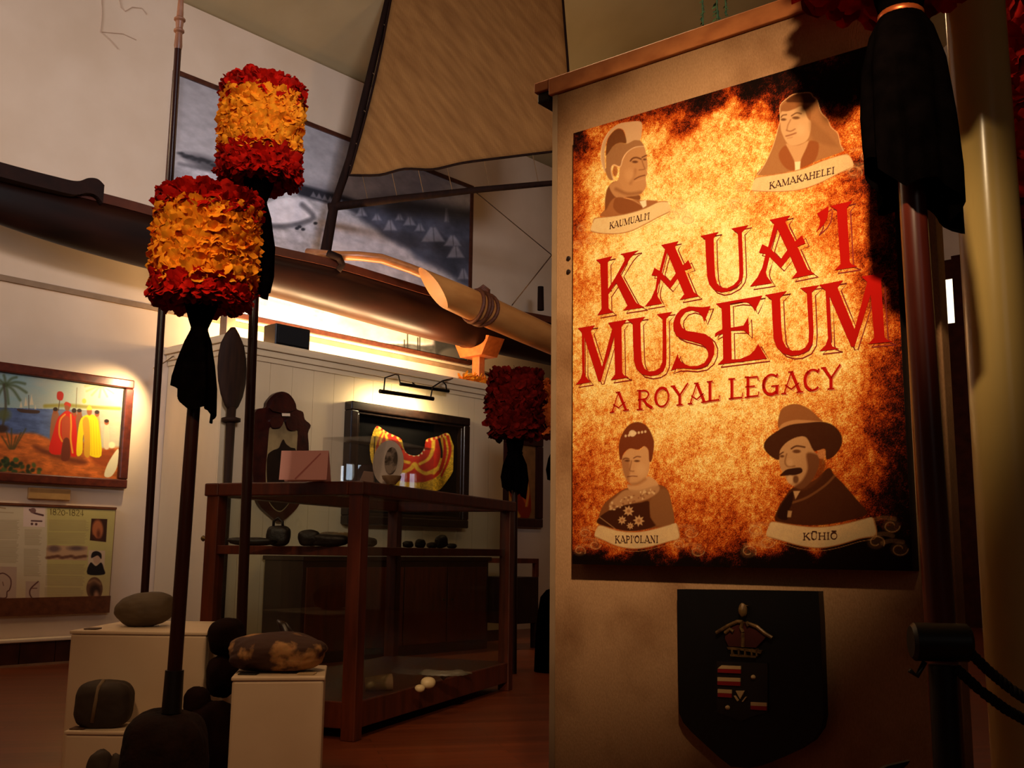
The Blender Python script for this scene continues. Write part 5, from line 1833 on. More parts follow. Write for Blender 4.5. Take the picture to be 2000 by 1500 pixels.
# far ones behind the show case
m_drf = mat('dark_red_feathers', (112, 14, 5), (66, 7, 3), scale=26, rough=.8, spec=.05)
m_dof = mat('burnt_orange_feathers', (176, 82, 24), (140, 52, 14), scale=26, rough=.8, spec=.05)
red_only = [('red_feathers', m_rf, [(-.03, 1.03, 1.2)], [(0, -1), (1, 1)])]
hb3 = PY(1006, 842, 8.8)
ht3 = PY(1008, 740, 8.8)
p = PY(1004, 1200, 8.8)
kahili('dark red feather standard behind the far end of the show case', V((p.x, p.y, 0)), hb3, ht3, .222,
       [('red_feathers', m_drf, [(-.03, 1.03, 1.2)], [(0, -1), (1, 1)])], .028, (.22, .085, .06), [(0, .06), (.1, .10), (.22, .11), (.34, .09)], .06, 23, .075, 900)
or_only = [('orange_feathers', m_dof, [(-.03, 1.03, 1.2)], [(0, -1), (1, 1)])]
hb4 = PY(1092, 842, 10.0)
ht4 = PY(1094, 758, 10.0)
p = PY(1090, 1200, 10.0)
kahili('orange feather standard half hidden behind the edge of the sign panel', V((p.x, p.y, 0)), hb4, ht4, .2,
       or_only, .028, (.2, .085, .06), [(0, .06), (.1, .10), (.22, .11), (.34, .09)], .05, 24, .075, 700)
# near right, its drum above the picture, black cloth over the sign's edge
ft5 = PY(1872, 1690, 2.05)
ft5.z = 0.0
hb5 = PY(1752, -78, 2.05)
ax5 = (hb5 - ft5).normalized()
m_redpole = woodmat('polished_red_pole', (98, 34, 20), (66, 20, 12), 'Z', rough=.3)
_mp = m_pole
m_pole = m_redpole
m_copper = mat('copper_cord', (190, 92, 44), (150, 66, 30), rough=.35, metal=.6)
k5 = kahili('near feather standard on a red pole, its black cloth over the sign edge', ft5, hb5, hb5 + ax5 * .42, .205,
            red_only, .030, (.165, .066, .042), [(0, .046), (.04, .066), (.12, .083), (.24, .088), (.34, .088), (.40, .085)], .085, 25, .06, 1300, tie_mat=m_copper)
# far right, at the frame's edge
ft6 = PY(2084, 1500, 2.75)
ft6.z = 0
hb6 = PY(2052, 395, 2.75)
kahili('dark red feather drum at the right edge, behind the column', ft6, hb6, hb6 + V((0, 0, .62)), .19,
       red_only, .03, (.18, .08, .05), [(0, .05), (.1, .09), (.2, .1), (.32, .09)], .06, 26, .07, 1500)
m_pole = _mp

# ------------------------------------------------------------------ spear
a, b = PY(281, 1180, 5.75), PY(351, 40, 5.75)
a = lerp(b, a, (b.z - 0.0) / (b.z - a.z))
t = thing('spear', 'tall slim dark spear standing between the painting and the mural', 'spear', a)
MB().tube([a, lerp(a, b, .5), lerp(a, b, .955)], [.021, .022, .02], 14).build('shaft', m_pole, t, smooth=40)
q = (b - a).normalized()
c = lerp(a, b, .955)
L = (b - c).length
MB().lathe(c, q, [(0, .021), (.02, .024), (L * .55, .02), (L * .6, .031), (L * .66, .031), (L * .72, .02), (L * .95, .024), (L, .034), (L * 1.05, .034), (L * 1.12, .02), (L * 2.4, .012)], 16).build('tip', mat('pale_bone', (150, 104, 76), (110, 70, 48), rough=.4), t, smooth=40)

# ------------------------------------------------------------------ white pedestals and stones
def pedestal(label, px0, px1, pyf, pyb, yf, yb, z=None):
    l, r = PY(px0, pyf, yf), PY(px1, pyf, yf)
    z = (l.z + r.z) / 2
    t = thing('pedestal', label, 'pedestal', ((l.x + r.x) / 2, (yf + yb) / 2, 0))
    MB().box(l.x, r.x, yf, yb, 0, z - .016).build('body', m_white, t, bevel=.01)
    MB().box(l.x - .004, r.x + .004, yf - .004, yb + .004, z - .016, z).build('top', m_white, t, bevel=.005)
    return t, l.x, r.x, z


pA, ax_, bx_, zA = pedestal('wide white pedestal carrying the smooth egg-shaped stone', 138, 404, 1233, 1212, 4.8, 5.5)
pB, cx_, dx_, zB = pedestal('low white pedestal in front carrying the banded square stone', 127, 262, 1428, 1411, 4.53, 4.765)
pC, ex_, fx_, zC_ = pedestal('narrow white pedestal carrying the crusted oval stone', 456, 632, 1322, 1301, 4.4, 4.83)
pC.rotation_euler = (0, 0, math.radians(9))
pC.location.x -= 0.034


def card(label, px0, px1, y, z, m, name='label_card'):
    a, b = PY(px0, 1200, y).x, PY(px1, 1200, y).x
    o = MB().box(a, b, y, y + .07, z + .001, z + .006).build(name, m, bevel=.002)
    return tag(o, label, 'label')


m_card = mat('brown_card', (96, 66, 46), (76, 50, 34), rough=.6)
m_cardd = mat('dark_card', (24, 16, 12), (16, 10, 8), rough=.5)
card('small dark label lying before the egg-shaped stone', 165, 190, 4.85, zA, m_card)
card('small dark label lying before the banded square stone', 152, 180, 4.55, zB, m_card)
card('black label lying at the left corner of the narrow pedestal', 470, 506, 4.44, zC_, m_cardd)
card('pale label lying at the right corner of the narrow pedestal', 584, 618, 4.47, zC_, mat('pale_card', (196, 170, 130), (180, 154, 116), rough=.6))

m_stone = mat('smooth_olive_stone', (96, 78, 56), (70, 56, 40), scale=6, rough=.7, bump=.12, bscale=60, bdist=.004)
c = PY(276, 1197, 5.05)
o = MB().rock((c.x, 5.1, zA + .079), .142, .11, .082, 3, .10, 1.0, 5, 0, 2.2, -.14).build('egg_stone', m_stone, smooth=True)
tag(o, 'smooth olive egg-shaped stone on the wide white pedestal', 'stone')
m_bstone = mat('dark_grey_stone', (62, 48, 36), (44, 33, 25), scale=7, rough=.75, bump=.15, bscale=60, bdist=.004)
c = PY(203, 1376, 4.64)
t = thing('banded_stone', 'dark squarish stone with a pale vertical band on the low pedestal', 'stone', (c.x, 4.645, zB))
MB().rock((c.x, 4.645, zB + .095), .117, .088, .1, 5, .07, 1.2, 5, .1, 3.4).build('stone', m_bstone, t, smooth=True)
MB().tube([V((c.x - .015, 4.645 - .087, zB + .03)), V((c.x - .006, 4.645 - .091, zB + .10)), V((c.x - .002, 4.645 - .075, zB + .175)), V((c.x + .0, 4.645 - .03, zB + .196))], .0085, 8).build('pale_band', mat('pale_vein', (126, 104, 76), (104, 82, 58), rough=.7), t, smooth=True)


def crustmat():
    t = NT('crusted_stone')
    t.b.inputs['Roughness'].default_value = .8
    co = t.coords()
    nz = t.n('ShaderNodeTexNoise', i_Scale=8.5, i_Detail=6)
    t.l(co, nz.inputs['Vector'])
    rp = t.n('ShaderNodeValToRGB')
    e = rp.color_ramp.elements
    e[0].position, e[1].position = .53, .62
    e[0].color = lin((70, 40, 28))
    e[1].color = lin((186, 136, 82))
    t.l(nz.outputs['Fac'], rp.inputs[0])
    n2 = t.n('ShaderNodeTexNoise', i_Scale=70, i_Detail=4)
    t.l(co, n2.inputs['Vector'])
    t.l(t.mix(.25, rp.outputs[0], n2.outputs['Color'], 'MULTIPLY'), t.b.inputs['Base Color'])
    t.bump(nz.outputs['Fac'], .4, .01)
    return t.m


c = PY(541, 1271, 4.6)
o = MB().rock((c.x, 4.6, zC_ + .083), .212, .15, .082, 9, .12, 1.3, 5, 0, 2.3).build('crusted_stone', crustmat(), smooth=True)
tag(o, 'long dark oval stone with pale crust patches on the narrow pedestal', 'stone')
m_lava = mat('dark_lava', (38, 21, 14), (20, 11, 8), scale=12, rough=.9, spec=.15, bump=.5, bscale=40, bdist=.01)
c = PY(320, 1450, 4.0)
o = MB().rock((c.x, 4.02, ft1.z * .5), .152, .15, ft1.z * .52, 12, .07, 1.6, 5, 0, 3.0).build('lava_rock', m_lava, smooth=True)
tag(o, 'round dark lava rock holding up the nearer golden feather standard', 'stone')
mlump = mat('dark_brown_stone', (32, 12, 8), (18, 6, 4), scale=8, rough=.9, spec=.1, bump=.3, bscale=30, bdist=.008)
spec_ = [
    ((PY(443, 1243, 4.80).x, 4.80, .602), .080, .078, .086, 31, 'dark brown boulder topmost in the heap behind the narrow pedestal'),
    ((PY(436, 1320, 4.79).x, 4.79, .430), .072, .075, .092, 32, 'dark boulder second from the top of the heap behind the narrow pedestal'),
    ((PY(386, 1345, 4.62).x, 4.63, .330), .048, .06, .072, 33, 'reddish dark boulder leaning against the front of the wide white pedestal'),
    ((PY(414, 1430, 4.64).x, 4.645, .170), .125, .125, .176, 34, 'large black boulder at the bottom of the heap between the pedestals'),
]
for (cc, rx, ry, rz, sd, lb) in spec_:
    o = MB().rock(cc, rx, ry, rz, sd, .14, 1.5, 4, sd, 2.4).build('boulder', mlump, smooth=True)
    tag(o, lb, 'stone', 'heap of dark boulders between the pedestals')
for (px, w_, h_, sd, lb) in ((196, .052, .045, 41, 'small dark pebble at the bottom left, the left one of two'), (228, .034, .036, 42, 'small dark pebble at the bottom left, the right one of two')):
    cc = PY(px, 1500, 4.36)
    o = MB().rock((cc.x, 4.36, h_ + .048), w_, .04, h_ + .05, sd, .14, 1.5, 4, 0, 2.6).build('pebble', m_bstone, smooth=True)
    tag(o, lb, 'stone', 'pebbles before the low pedestal')
# hooked carving behind the crusted stone
hx = PY(558, 1230, 5.05)
hk = [V((hx.x, 5.05, 0)), V((hx.x + .005, 5.05, .3)), V((hx.x + .012, 5.05, PY(558, 1238, 5.05).z)), PY(553, 1222, 5.05), PY(541, 1211, 5.05)]
o = MB().tube(hk, [.05, .045, .034, .024, .006], 12).build('hooked_carving', m_darkwood, smooth=True)
tag(o, 'dark carved post with a hooked tip behind the crusted stone', 'carving')

# ------------------------------------------------------------------ glass show case
zt_case = PY(689, 939, 5.34).z
FC = PZ(691, 1450, 0.0)
zt_case = PY(689, 939, FC.y).z
BR = PZ(1001, 1347, 0.0)
dr_ = (BR - FC)
dr_.z = 0
Lr = dr_.length
dr_.normalize()
dl_ = V((-dr_.y, dr_.x, 0))
if dl_.x > 0:
    dl_ = -dl_
# length of the short side from the left post
r_ = ray(398, 1070)
Ll = None
# solve FC + dl*t on the vertical plane through the camera and px 398
k = r_.x / r_.y
Ll = (k * FC.y - FC.x) / (dl_.x - k * dl_.y)
CP = lambda a, b, z: FC + dr_ * a + dl_ * b + V((0, 0, z))


def cbox(mb, a0, a1, b0, b1, z0, z1):
    return mb.hexa([CP(a0, b0, z0), CP(a1, b0, z0), CP(a1, b1, z0), CP(a0, b1, z0), CP(a0, b0, z1), CP(a1, b0, z1), CP(a1, b1, z1), CP(a0, b1, z1)])


t = thing('show_case', 'large dark red wooden glass show case in the middle of the room', 'show case', CP(Lr / 2, Ll / 2, 0))
pw = .085
for (a, b) in ((0, 0), (Lr - pw, 0), (0, Ll - pw), (Lr - pw, Ll - pw)):
    cbox(MB(), a, a + pw, b, b + pw, 0, zt_case - .01).build('post', m_redwood, t, bevel=.006)
ov = .012
TH = .075
mb = MB()
cbox(mb, -ov, Lr + ov, -ov, pw, zt_case - TH, zt_case)
cbox(mb, -ov, Lr + ov, Ll - pw, Ll + ov, zt_case - TH, zt_case)
cbox(mb, -ov, pw, pw, Ll - pw, zt_case - TH, zt_case)
cbox(mb, Lr - pw, Lr + ov, pw, Ll - pw, zt_case - TH, zt_case)
mb.build('top_rail', m_redwood, t, bevel=.008)
m_glass = glassmat('case_glass', (.93, .95, .92, 1))
g_ = .035
cbox(MB(), pw, Lr - pw, pw, Ll - pw, zt_case - .02, zt_case - .012).build('top_pane', m_glass, t)
cbox(MB(), pw, Lr - pw, g_, g_ + .005, .2, zt_case - TH).build('glass_pane', m_glass, t)
cbox(MB(), g_, g_ + .005, pw, Ll - pw, .2, zt_case - TH).build('glass_pane', m_glass, t)
cbox(MB(), Lr - g_ - .005, Lr - g_, pw, Ll - pw, .2, zt_case - TH).build('glass_pane', m_glass, t)
cbox(MB(), pw, Lr - pw, Ll - g_ - .005, Ll - g_, .2, zt_case - TH).build('glass_pane', m_glass, t)
cbox(MB(), .01, Lr - .01, .01, Ll - .01, .06, .2).build('base', m_redwood, t, bevel=.006)
ZSH = PY(540, 1066, FC.y + .2).z
cbox(MB(), .01, Lr - .012, .045, Ll - .012, ZSH - .05, ZSH).build('shelf', m_redwood, t, bevel=.004)
kb = CP(.03, Ll + .0, PY(386, 1050, 5.6).z)
MB().lathe(kb, dl_, [(0, .008), (.02, .01), (.03, .018), (.04, .012)], 14).build('knob', mat('old_brass', (120, 96, 54), (90, 70, 38), rough=.4, metal=.7), t, smooth=True)

# things on the show case
zc = zt_case
p = PY(592, 938, FC.y + .30)
m_pink = mat('pink_card', (226, 168, 168), (218, 158, 158), scale=3, rough=.35)
q0_ = V((PY(545, 930, 5.62).x, 5.62, zc))
q1_ = V((PY(638, 930, 5.58).x, 5.58, zc))
hgt = PY(590, 879, 5.6).z - zc
t = thing('pink_card', 'pink folded card standing at the left on top of the show case', 'card', (q0_ + q1_) / 2)
yv = V((0, .006, 0))
MB().obox(q0_, q1_ - q0_, yv, V((0, .03, hgt))).build('front_leaf', m_pink, t)
MB().obox(q0_ + V((0, .14, 0)), q1_ - q0_, yv, V((0, -.1, hgt - .01))).build('back_leaf', m_pink, t)
st_ = MB().ribbon([lerp(q0_, q1_, .34) + V((0, -.0015, .004)), lerp(q0_, q1_, .84) + V((0, .0265, hgt * .9))], .008, V((0, -1, .1)).normalized())
st_.build('diagonal_stripe', mat('rose_ink', (196, 120, 120), (188, 112, 112), rough=.5), t)

# clear box with a white oval inside
bl, br2 = PY(640, 935, 5.95), PY(848, 935, 5.75)
bh = PY(640, 853, 5.95).z - zc
o0 = V((PY(690, 935, 5.72).x, 5.72, zc))
bw = .62
bd = .42
m_acr = glassmat('clear_acrylic', (.97, .97, .97, 1), .01, .012)
t = thing('clear_box', 'clear acrylic cover box over a white oval on the show case', 'box', CP(.75, Ll / 2, zc))
ba0, ba1, bb0, bb1 = .30, 1.1, .10, .45
bh = .28
for (nm_, args) in (('side_pane', (ba0, ba1, bb0, bb0 + .005, 0, bh)), ('side_pane', (ba0, ba1, bb1 - .005, bb1, 0, bh)), ('side_pane', (ba0, ba0 + .005, bb0, bb1, 0, bh)), ('side_pane', (ba1 - .005, ba1, bb0, bb1, 0, bh)), ('top_pane', (ba0, ba1, bb0, bb1, bh, bh + .005))):
    a0, a1, b0, b1, z0, z1_ = args
    cbox(MB(), a0, a1, b0, b1, zc + .001 + z0, zc + .001 + z1_).build(nm_, m_acr, t)
mid = PY(758, 905, 6.05)
oh = PY(758, 860, 6.05).z - zc
ow = 30 / 2000 * 6.05
yy = 6.05
oval = [V((mid.x + ow * math.cos(a) , yy + .04 * math.sin(a), zc + .003 + oh / 2 * (1 + math.sin(a)))) for a in [2 * math.pi * k / 40 for k in range(40)]]
t = thing('oval_plate', 'white oval plate standing inside the clear box', 'plate', (mid.x, yy, zc))
MB().plate(oval, None, V((0, .016, 0))).build('plate', mat('white_porcelain', (214, 206, 206), (204, 196, 196), rough=.25), t, bevel=.004)
iv = [V((mid.x + .018 + ow * .42 * math.cos(a), yy - .004 + .03 * math.sin(a), zc + oh * .56 + oh * .30 * math.sin(a))) for a in [2 * math.pi * k / 30 for k in range(30)]]
MB().plate(iv, None, V((0, .004, 0))).build('inlay', mat('grey_glaze', (150, 138, 134), (70, 60, 56), scale=14, rough=.25, sharp=(.45, .55)), t)
c = PY(765, 930, 5.95)
o = MB().lathe((c.x, 5.95, zc + .002), (0, 0, 1), [(0, .025), (.008, .03), (.03, .052), (.05, .058), (.046, .05), (.02, .03)], 24).build('small_bowl', mat('ivory_bowl', (190, 168, 142), (150, 126, 100), scale=20, rough=.5), smooth=40)
tag(o, 'small ivory bowl at the foot of the white oval plate', 'bowl')
c = PY(716, 932, 5.9)
o = MB().hexa([V((c.x - .045, 5.9, zc + .002)), V((c.x + .04, 5.9, zc + .002)), V((c.x + .04, 5.96, zc + .002)), V((c.x - .045, 5.96, zc + .002)), V((c.x - .018, 5.9, zc + .075)), V((c.x + .036, 5.9, zc + .07)), V((c.x + .036, 5.93, zc + .07)), V((c.x - .018, 5.93, zc + .075))]).build('tent_card', mat('mauve_card', (150, 128, 124), (138, 116, 112), rough=.6), bevel=.002)
tag(o, 'small mauve tent card beside the white oval plate', 'card')

# things on the shelf
m_dk = mat('dark_carving', (26, 18, 14), (16, 11, 9), scale=10, rough=.5, bump=.3, bscale=40)
def shelf_pt(px, y):
    q = PY(px, 1060, y)
    return V((q.x, y, ZSH))


c = shelf_pt(543, 5.75)
t = thing('woven_bag', 'dark small bag with looped handle on the left of the shelf', 'bag', c)
MB().rock(c + V((0, 0, .055)), .065, .04, .056, 51, .08, 1.2, 4, 0, 3.2).build('body', m_dk, t, smooth=True)
MB().tube([c + V((-.03, 0, .10)), c + V((-.03, 0, .135)), c + V((-.005, 0, .155)), c + V((.02, 0, .13)), c + V((.022, 0, .10))], .008, 8).build('handle', m_dk, t, smooth=True)
for (px, w_, h_, sd, nm_, lb) in ((492, .13, .022, 52, 'stone_adze', 'flat dark stone adze at the left end of the shelf'), (604, .06, .045, 53, 'stone_club', 'dark rounded stone club in the middle of the left pane shelf'), (640, .11, .034, 54, 'stone_pounder', 'long dark stone pounder beside the corner post on the shelf')):
    c = shelf_pt(px, 5.72 if px != 492 else 5.7)
    o = MB().rock(c + V((0, 0, h_ * .98)), w_, .05, h_, sd, .1, 1.4, 4, 0, 3).build(nm_, m_dk, smooth=True)
    tag(o, lb, 'stone tool')


def shell_fan(c, r, n, m, name, label):
    mb = MB()
    o = 0
    K = 9
    for i in range(n + 1):
        a = math.pi * (.05 + .9 * i / n)
        rib = 1 + .05 * (i % 2)
        for k in range(K):
            q = k / (K - 1)
            mb.v.append(c + V((math.cos(a) * r * q * rib, -math.sin(a) * r * .75 * q * rib, .012 + r * .42 * math.sin(q * math.pi * .8) + .004 * (i % 2))))
    for i in range(n):
        for k in range(K - 1):
            mb.f.append((i * K + k, i * K + k + 1, (i + 1) * K + k + 1, (i + 1) * K + k))
    o = mb.build(name, m, smooth=True)
    md_ = o.modifiers.new('thickness', 'SOLIDIFY')
    md_.thickness = .005
    md_.offset = 1
    return tag(o, label, 'shell')


m_pearl = mat('pearl_shell', (176, 150, 112), (110, 90, 64), scale=16, rough=.3)
m_pale = mat('pale_shell', (222, 196, 150), (200, 172, 126), scale=12, rough=.45)
sp_ = CP(.32, .30, ZSH + .001)
shell_fan(sp_, .15, 26, m_pearl, 'pearl_shell', 'grey pearly shell on the shelf just right of the corner post')
for i, (q, w_, h_, lb) in enumerate(((.62, .05, .03, 'rounded brown stone on the shelf next to the pearly shell'), (1.0, .03, .022, 'tiny dark stone left of the small row on the shelf'), (1.18, .028, .03, 'tiny upright dark stone in the middle of the shelf row'), (1.36, .035, .02, 'tiny flat dark stone in the shelf row'), (1.5, .05, .045, 'largest dark lump towards the far end of the shelf row'), (1.68, .028, .018, 'tiny dark stone farthest along the shelf row'))):
    o = MB().rock(CP(q, .22 if i else .30, ZSH + h_ * .98), w_, .035, h_, 60 + i, .2, 1.6, 3, i, 2.6).build('shelf_stone', m_dk if i else mat('brown_stone', (70, 50, 36), (46, 32, 24), rough=.6), smooth=True)
    tag(o, lb, 'stone', 'small stones on the show case shelf')
# things on the case floor
zf_ = .2
def fl(px, py):
    q = PZ(px, py, zf_)
    return V((q.x, q.y, zf_))


c = fl(737, 1352)
mb = MB()
mb.tube([c + V((-.07, -.01, .045)), c + V((.0, 0, .05)), c + V((.08, .02, .055))], [.04, .045, .048], 20)
o = mb.build('stone_cylinder', mat('pale_tan_stone', (120, 92, 62), (96, 72, 48), rough=.8), smooth=40)
tag(o, 'pale tan stone cylinder lying on the case floor at the left', 'stone')
for (px, py, r1, r2, sd, lb) in ((820, 1352, .03, .022, 71, 'smaller white cowrie shell on the floor of the case'), (836, 1345, .045, .034, 72, 'larger white cowrie shell on the floor of the case')):
    c = fl(px, py)
    o = MB().rock(c + V((0, 0, r2)), r1, r1 * .8, r2, sd, .05, 1.0, 4, .4, 2.0).build('cowrie_shell', m_pale, smooth=True)
    tag(o, lb, 'shell')
shell_fan(fl(866, 1334) + V((0, 0, .001)), .15, 22, mat('grey_fan_shell', (120, 110, 96), (90, 80, 68), rough=.4), 'fan_shell', 'flat grey fan-shaped shell on the floor of the case')
c = fl(905, 1318)
o = MB().rock(c + V((0, 0, .011)), .06, .03, .012, 74, .2, 1.5, 3, .3).build('flat_shell', mat('dull_shell', (110, 92, 72), (84, 68, 52), rough=.5), smooth=True)
tag(o, 'low dull shell farthest back on the case floor', 'shell')

# ------------------------------------------------------------------ furniture behind the show case
ka = wsz(586, 1200, DP - .62)[0]
kb_ = wsz(958, 1200, DP - .62)[0]
zk = wsz(600, 1086, DP - .62)[1]
t = thing('cabinet', 'dark wooden cabinet against the partition seen through the show case', 'cabinet', W((ka + kb_) / 2, DP - .31, 0))
MB().wbox(ka + .02, kb_ - .02, DP - .6, DP - .03, 0, zk - .04).build('body', m_darkwood, t, bevel=.006)
MB().wbox(ka, kb_, DP - .63, DP - .02, zk - .04, zk).build('top', m_darkwood, t, bevel=.006)
nd = 4
for i in range(nd):
    a, b = lerp(ka + .05, kb_ - .05, i / nd), lerp(ka + .05, kb_ - .05, (i + 1) / nd)
    dd = MB().wbox(a + .01, b - .01, DP - .615, DP - .6, .1, zk - .1).build('door', m_redwood, t, bevel=.004)
    MB().lathe(W((b - .06) if i % 2 == 0 else (a + .06), DP - .615, zk * .55), WN, [(0, .008), (.015, .012), (.025, .006)], 12).build('knob', m_lampblack, dd, smooth=True)

sa, sb = wsz(1000, 1150, 7.2)[0], wsz(1052, 1150, 7.2)[0]
zs1 = wsz(1030, 1091, 7.2)[1]
t = thing('display_table', 'small dark table case with glass top section behind the far red feather standard', 'table', W((sa + sb) / 2, 7.4, 0))
zl = wsz(1030, 1127, 7.2)[1]
MB().wbox(sa, sb, 7.2, 7.7, zl * .35, zl).build('body', m_darkwood, t, bevel=.006)
for (u_, d_) in ((sa, 7.2), (sb - .06, 7.2), (sa, 7.64), (sb - .06, 7.64)):
    MB().wbox(u_, u_ + .06, d_, d_ + .06, 0, zl * .35).build('leg', m_darkwood, t)
mb = MB()
for (u_, d_) in ((sa, 7.2), (sb - .05, 7.2), (sa, 7.65), (sb - .05, 7.65)):
    mb.wbox(u_, u_ + .05, d_, d_ + .05, zl, zs1 - .04)
mb.wbox(sa, sb, 7.2, 7.25, zs1 - .05, zs1)
mb.wbox(sa, sb, 7.65, 7.7, zs1 - .05, zs1)
mb.wbox(sa, sa + .05, 7.25, 7.65, zs1 - .05, zs1)
mb.wbox(sb - .05, sb, 7.25, 7.65, zs1 - .05, zs1)
mb.build('upper_frame', m_redwood, t)
MB().wbox(sa + .05, sb - .05, 7.22, 7.225, zl, zs1 - .05).build('glass_pane', m_glass, t)
c = PY(1078, 1185, 9.0)
t = thing('covered_stool', 'black covered stool by the foot of the sign panel edge', 'stool', (c.x + .02, 9.0, 0))
MB().lathe((c.x + .02, 9.0, 0.0), (0, 0, 1), [(0.0, .17), (.3, .16), (.5, .14), (.62, .12), (.68, .07), (.7, .01)], 24).build('cover', m_blackcloth, t, smooth=True)

# ------------------------------------------------------------------ outrigger canoe on top of the partition
DC = 8.56
top = [(-320, 236), (-150, 280), (0, 322), (140, 358), (290, 400), (400, 438), (520, 478), (650, 508), (830, 562), (960, 598), (1080, 620), (1200, 650)]
bot = [(-320, 296), (-150, 368), (0, 430), (140, 478), (290, 520), (400, 546), (520, 572), (650, 606), (830, 656), (960, 686), (1080, 712), (1200, 738)]
m_hull = mat('dark_koa_hull', (44, 18, 8), (20, 8, 4), scale=5, rough=.4, spec=.25, stretch=(.25, .25, 1))
m_strake = mat('reddish_strake', (96, 44, 24), (66, 28, 15), scale=5, rough=.4)
st0 = wsz(650, 508, DC)
canoe = thing('outrigger_canoe', 'long dark outrigger canoe with a woven sail resting on top of the partition', 'canoe', W(st0[0], DC, wsz(650, 606, DC)[1]))
M = 18
hull, strk = MB(), MB()
NS = 44
prm = [i / (NS - 1) for i in range(NS)]


def samp(lst, t):
    q = t * (len(lst) - 1)
    i = min(int(q), len(lst) - 2)
    f = q - i
    p0, p1, p2, p3 = lst[max(i - 1, 0)], lst[i], lst[i + 1], lst[min(i + 2, len(lst) - 1)]
    return tuple(.5 * (2 * b + (c - a) * f + (2 * a - 5 * b + 4 * c - d) * f * f + (-a + 3 * b - 3 * c + d) * f ** 3) for a, b, c, d in zip(p0, p1, p2, p3))


secs = []
for q in prm:
    a = samp(top, q)
    b = samp(bot, q)
    s_, z1_ = wsz(a[0], a[1], DC - .22)
    _, z0_ = wsz(b[0], b[1], DC - .06)
    hw = .235 * min(1, .25 + 1.6 * q)
    secs.append((s_, z0_, z1_, hw))
for i, (s_, z0_, z1_, hw) in enumerate(secs):
    for k in range(M + 1):
        a = math.pi * k / M
        hull.v.append(W(s_, DC - math.cos(a) * hw * (1 + .0 * k), z1_ - .07 - (z1_ - .07 - z0_) * math.sin(a) ** .72))
    if i:
        for k in range(M):
            o = (i - 1) * (M + 1) + k
            hull.f.append((o, o + 1, o + M + 2, o + M + 1))
for i in range(NS - 1):
    (sA, _, zA1, hA), (sB, _, zB1, hB) = secs[i], secs[i + 1]
    for sg in (-1, 1):
        c8 = []
        for (z_a, z_b) in ((zA1 - .085, zB1 - .085), (zA1, zB1)):
            c8 += [W(sA, DC + sg * (hA + .012), z_a), W(sB, DC + sg * (hB + .012), z_b), W(sB, DC + sg * (hB - .03), z_b), W(sA, DC + sg * (hA - .03), z_a)]
        strk.hexa(c8)
ho = hull.build('hull', m_hull, canoe, smooth=True)
md_ = ho.modifiers.new('thickness', 'SOLIDIFY')
md_.thickness = .03
strk.build('strake', m_strake, canoe)
# dark bow cover that ends in a raised lip
mb = MB()
bc = [tuple(p) for p in spline([(-330, 226), (-150, 272), (0, 317), (110, 346), (150, 354), (172, 348), (190, 350), (203, 362)], 5, False)]
for i in range(len(bc) - 1):
    (x0, y0), (x1, y1) = bc[i], bc[i + 1]
    sA, zA_ = wsz(x0, y0, DC - .24)
    sB, zB_ = wsz(x1, y1, DC - .24)
    h0_ = .12 + .05 * max(0, (i - 20) / 16)
    mb.hexa([W(sA, DC - .25, zA_ - h0_), W(sB, DC - .25, zB_ - h0_), W(sB, DC + .24, zB_ - h0_), W(sA, DC + .24, zA_ - h0_), W(sA, DC - .25, zA_), W(sB, DC - .25, zB_), W(sB, DC + .24, zB_ + .02), W(sA, DC + .24, zA_ + .02)])
mb.build('bow_cover', mat('dark_bow_wood', (40, 17, 9), (26, 11, 6), rough=.6, spec=.2), canoe)
# mast, spar and boom with the sail between
mast = wsz(640, 492, DC)
m_mast = woodmat('dark_spar_wood', (36, 18, 11), (22, 11, 7), 'Z', rough=.8, spec=.08)
MY = W(mast[0], DC, 0).y
PM = lambda px, py: PY(px, py, MY)
MB().tube([PM(634, 502), PM(651, 408)], [.06, .052], 12).build('mast', m_mast, canoe, smooth=40)
MB().tube([PM(648, 415), PM(684, 310), PM(748, 40), PM(764, -28)], [.042, .046, .036, .034], 12).build('spar', m_mast, canoe, smooth=40)
MB().tube([PM(641, 405), PM(780, 388), PM(930, 371), PM(1085, 357), PM(1140, 350)], [.046, .04, .034, .03, .026], 12).build('boom', m_mast, canoe, smooth=40)


def sailmat():
    t = NT('woven_matting')
    t.b.inputs['Roughness'].default_value = .85
    t.b.inputs['Specular IOR Level'].default_value = .15
    co = t.coords((1, 1, 1), (0, math.radians(38), 0))
    ck = t.n('ShaderNodeTexChecker', i_Scale=75)
    t.l(co, ck.inputs['Vector'])
    mp = t.n('ShaderNodeMapping')
    mp.inputs['Scale'].default_value = (1.0, 1, .12)
    t.l(co, mp.inputs[0])
    nz = t.n('ShaderNodeTexNoise', i_Scale=16, i_Detail=4)
    t.l(mp.outputs[0], nz.inputs['Vector'])
    c1 = t.mix(ck.outputs['Fac'], lin((150, 106, 56)), lin((162, 118, 66)))
    c2 = t.mix(nz.outputs['Fac'], lin((96, 58, 24)), c1)
    t.l(c2, t.b.inputs['Base Color'])
    t.bump(ck.outputs['Fac'], .3, .004)
    return t.m


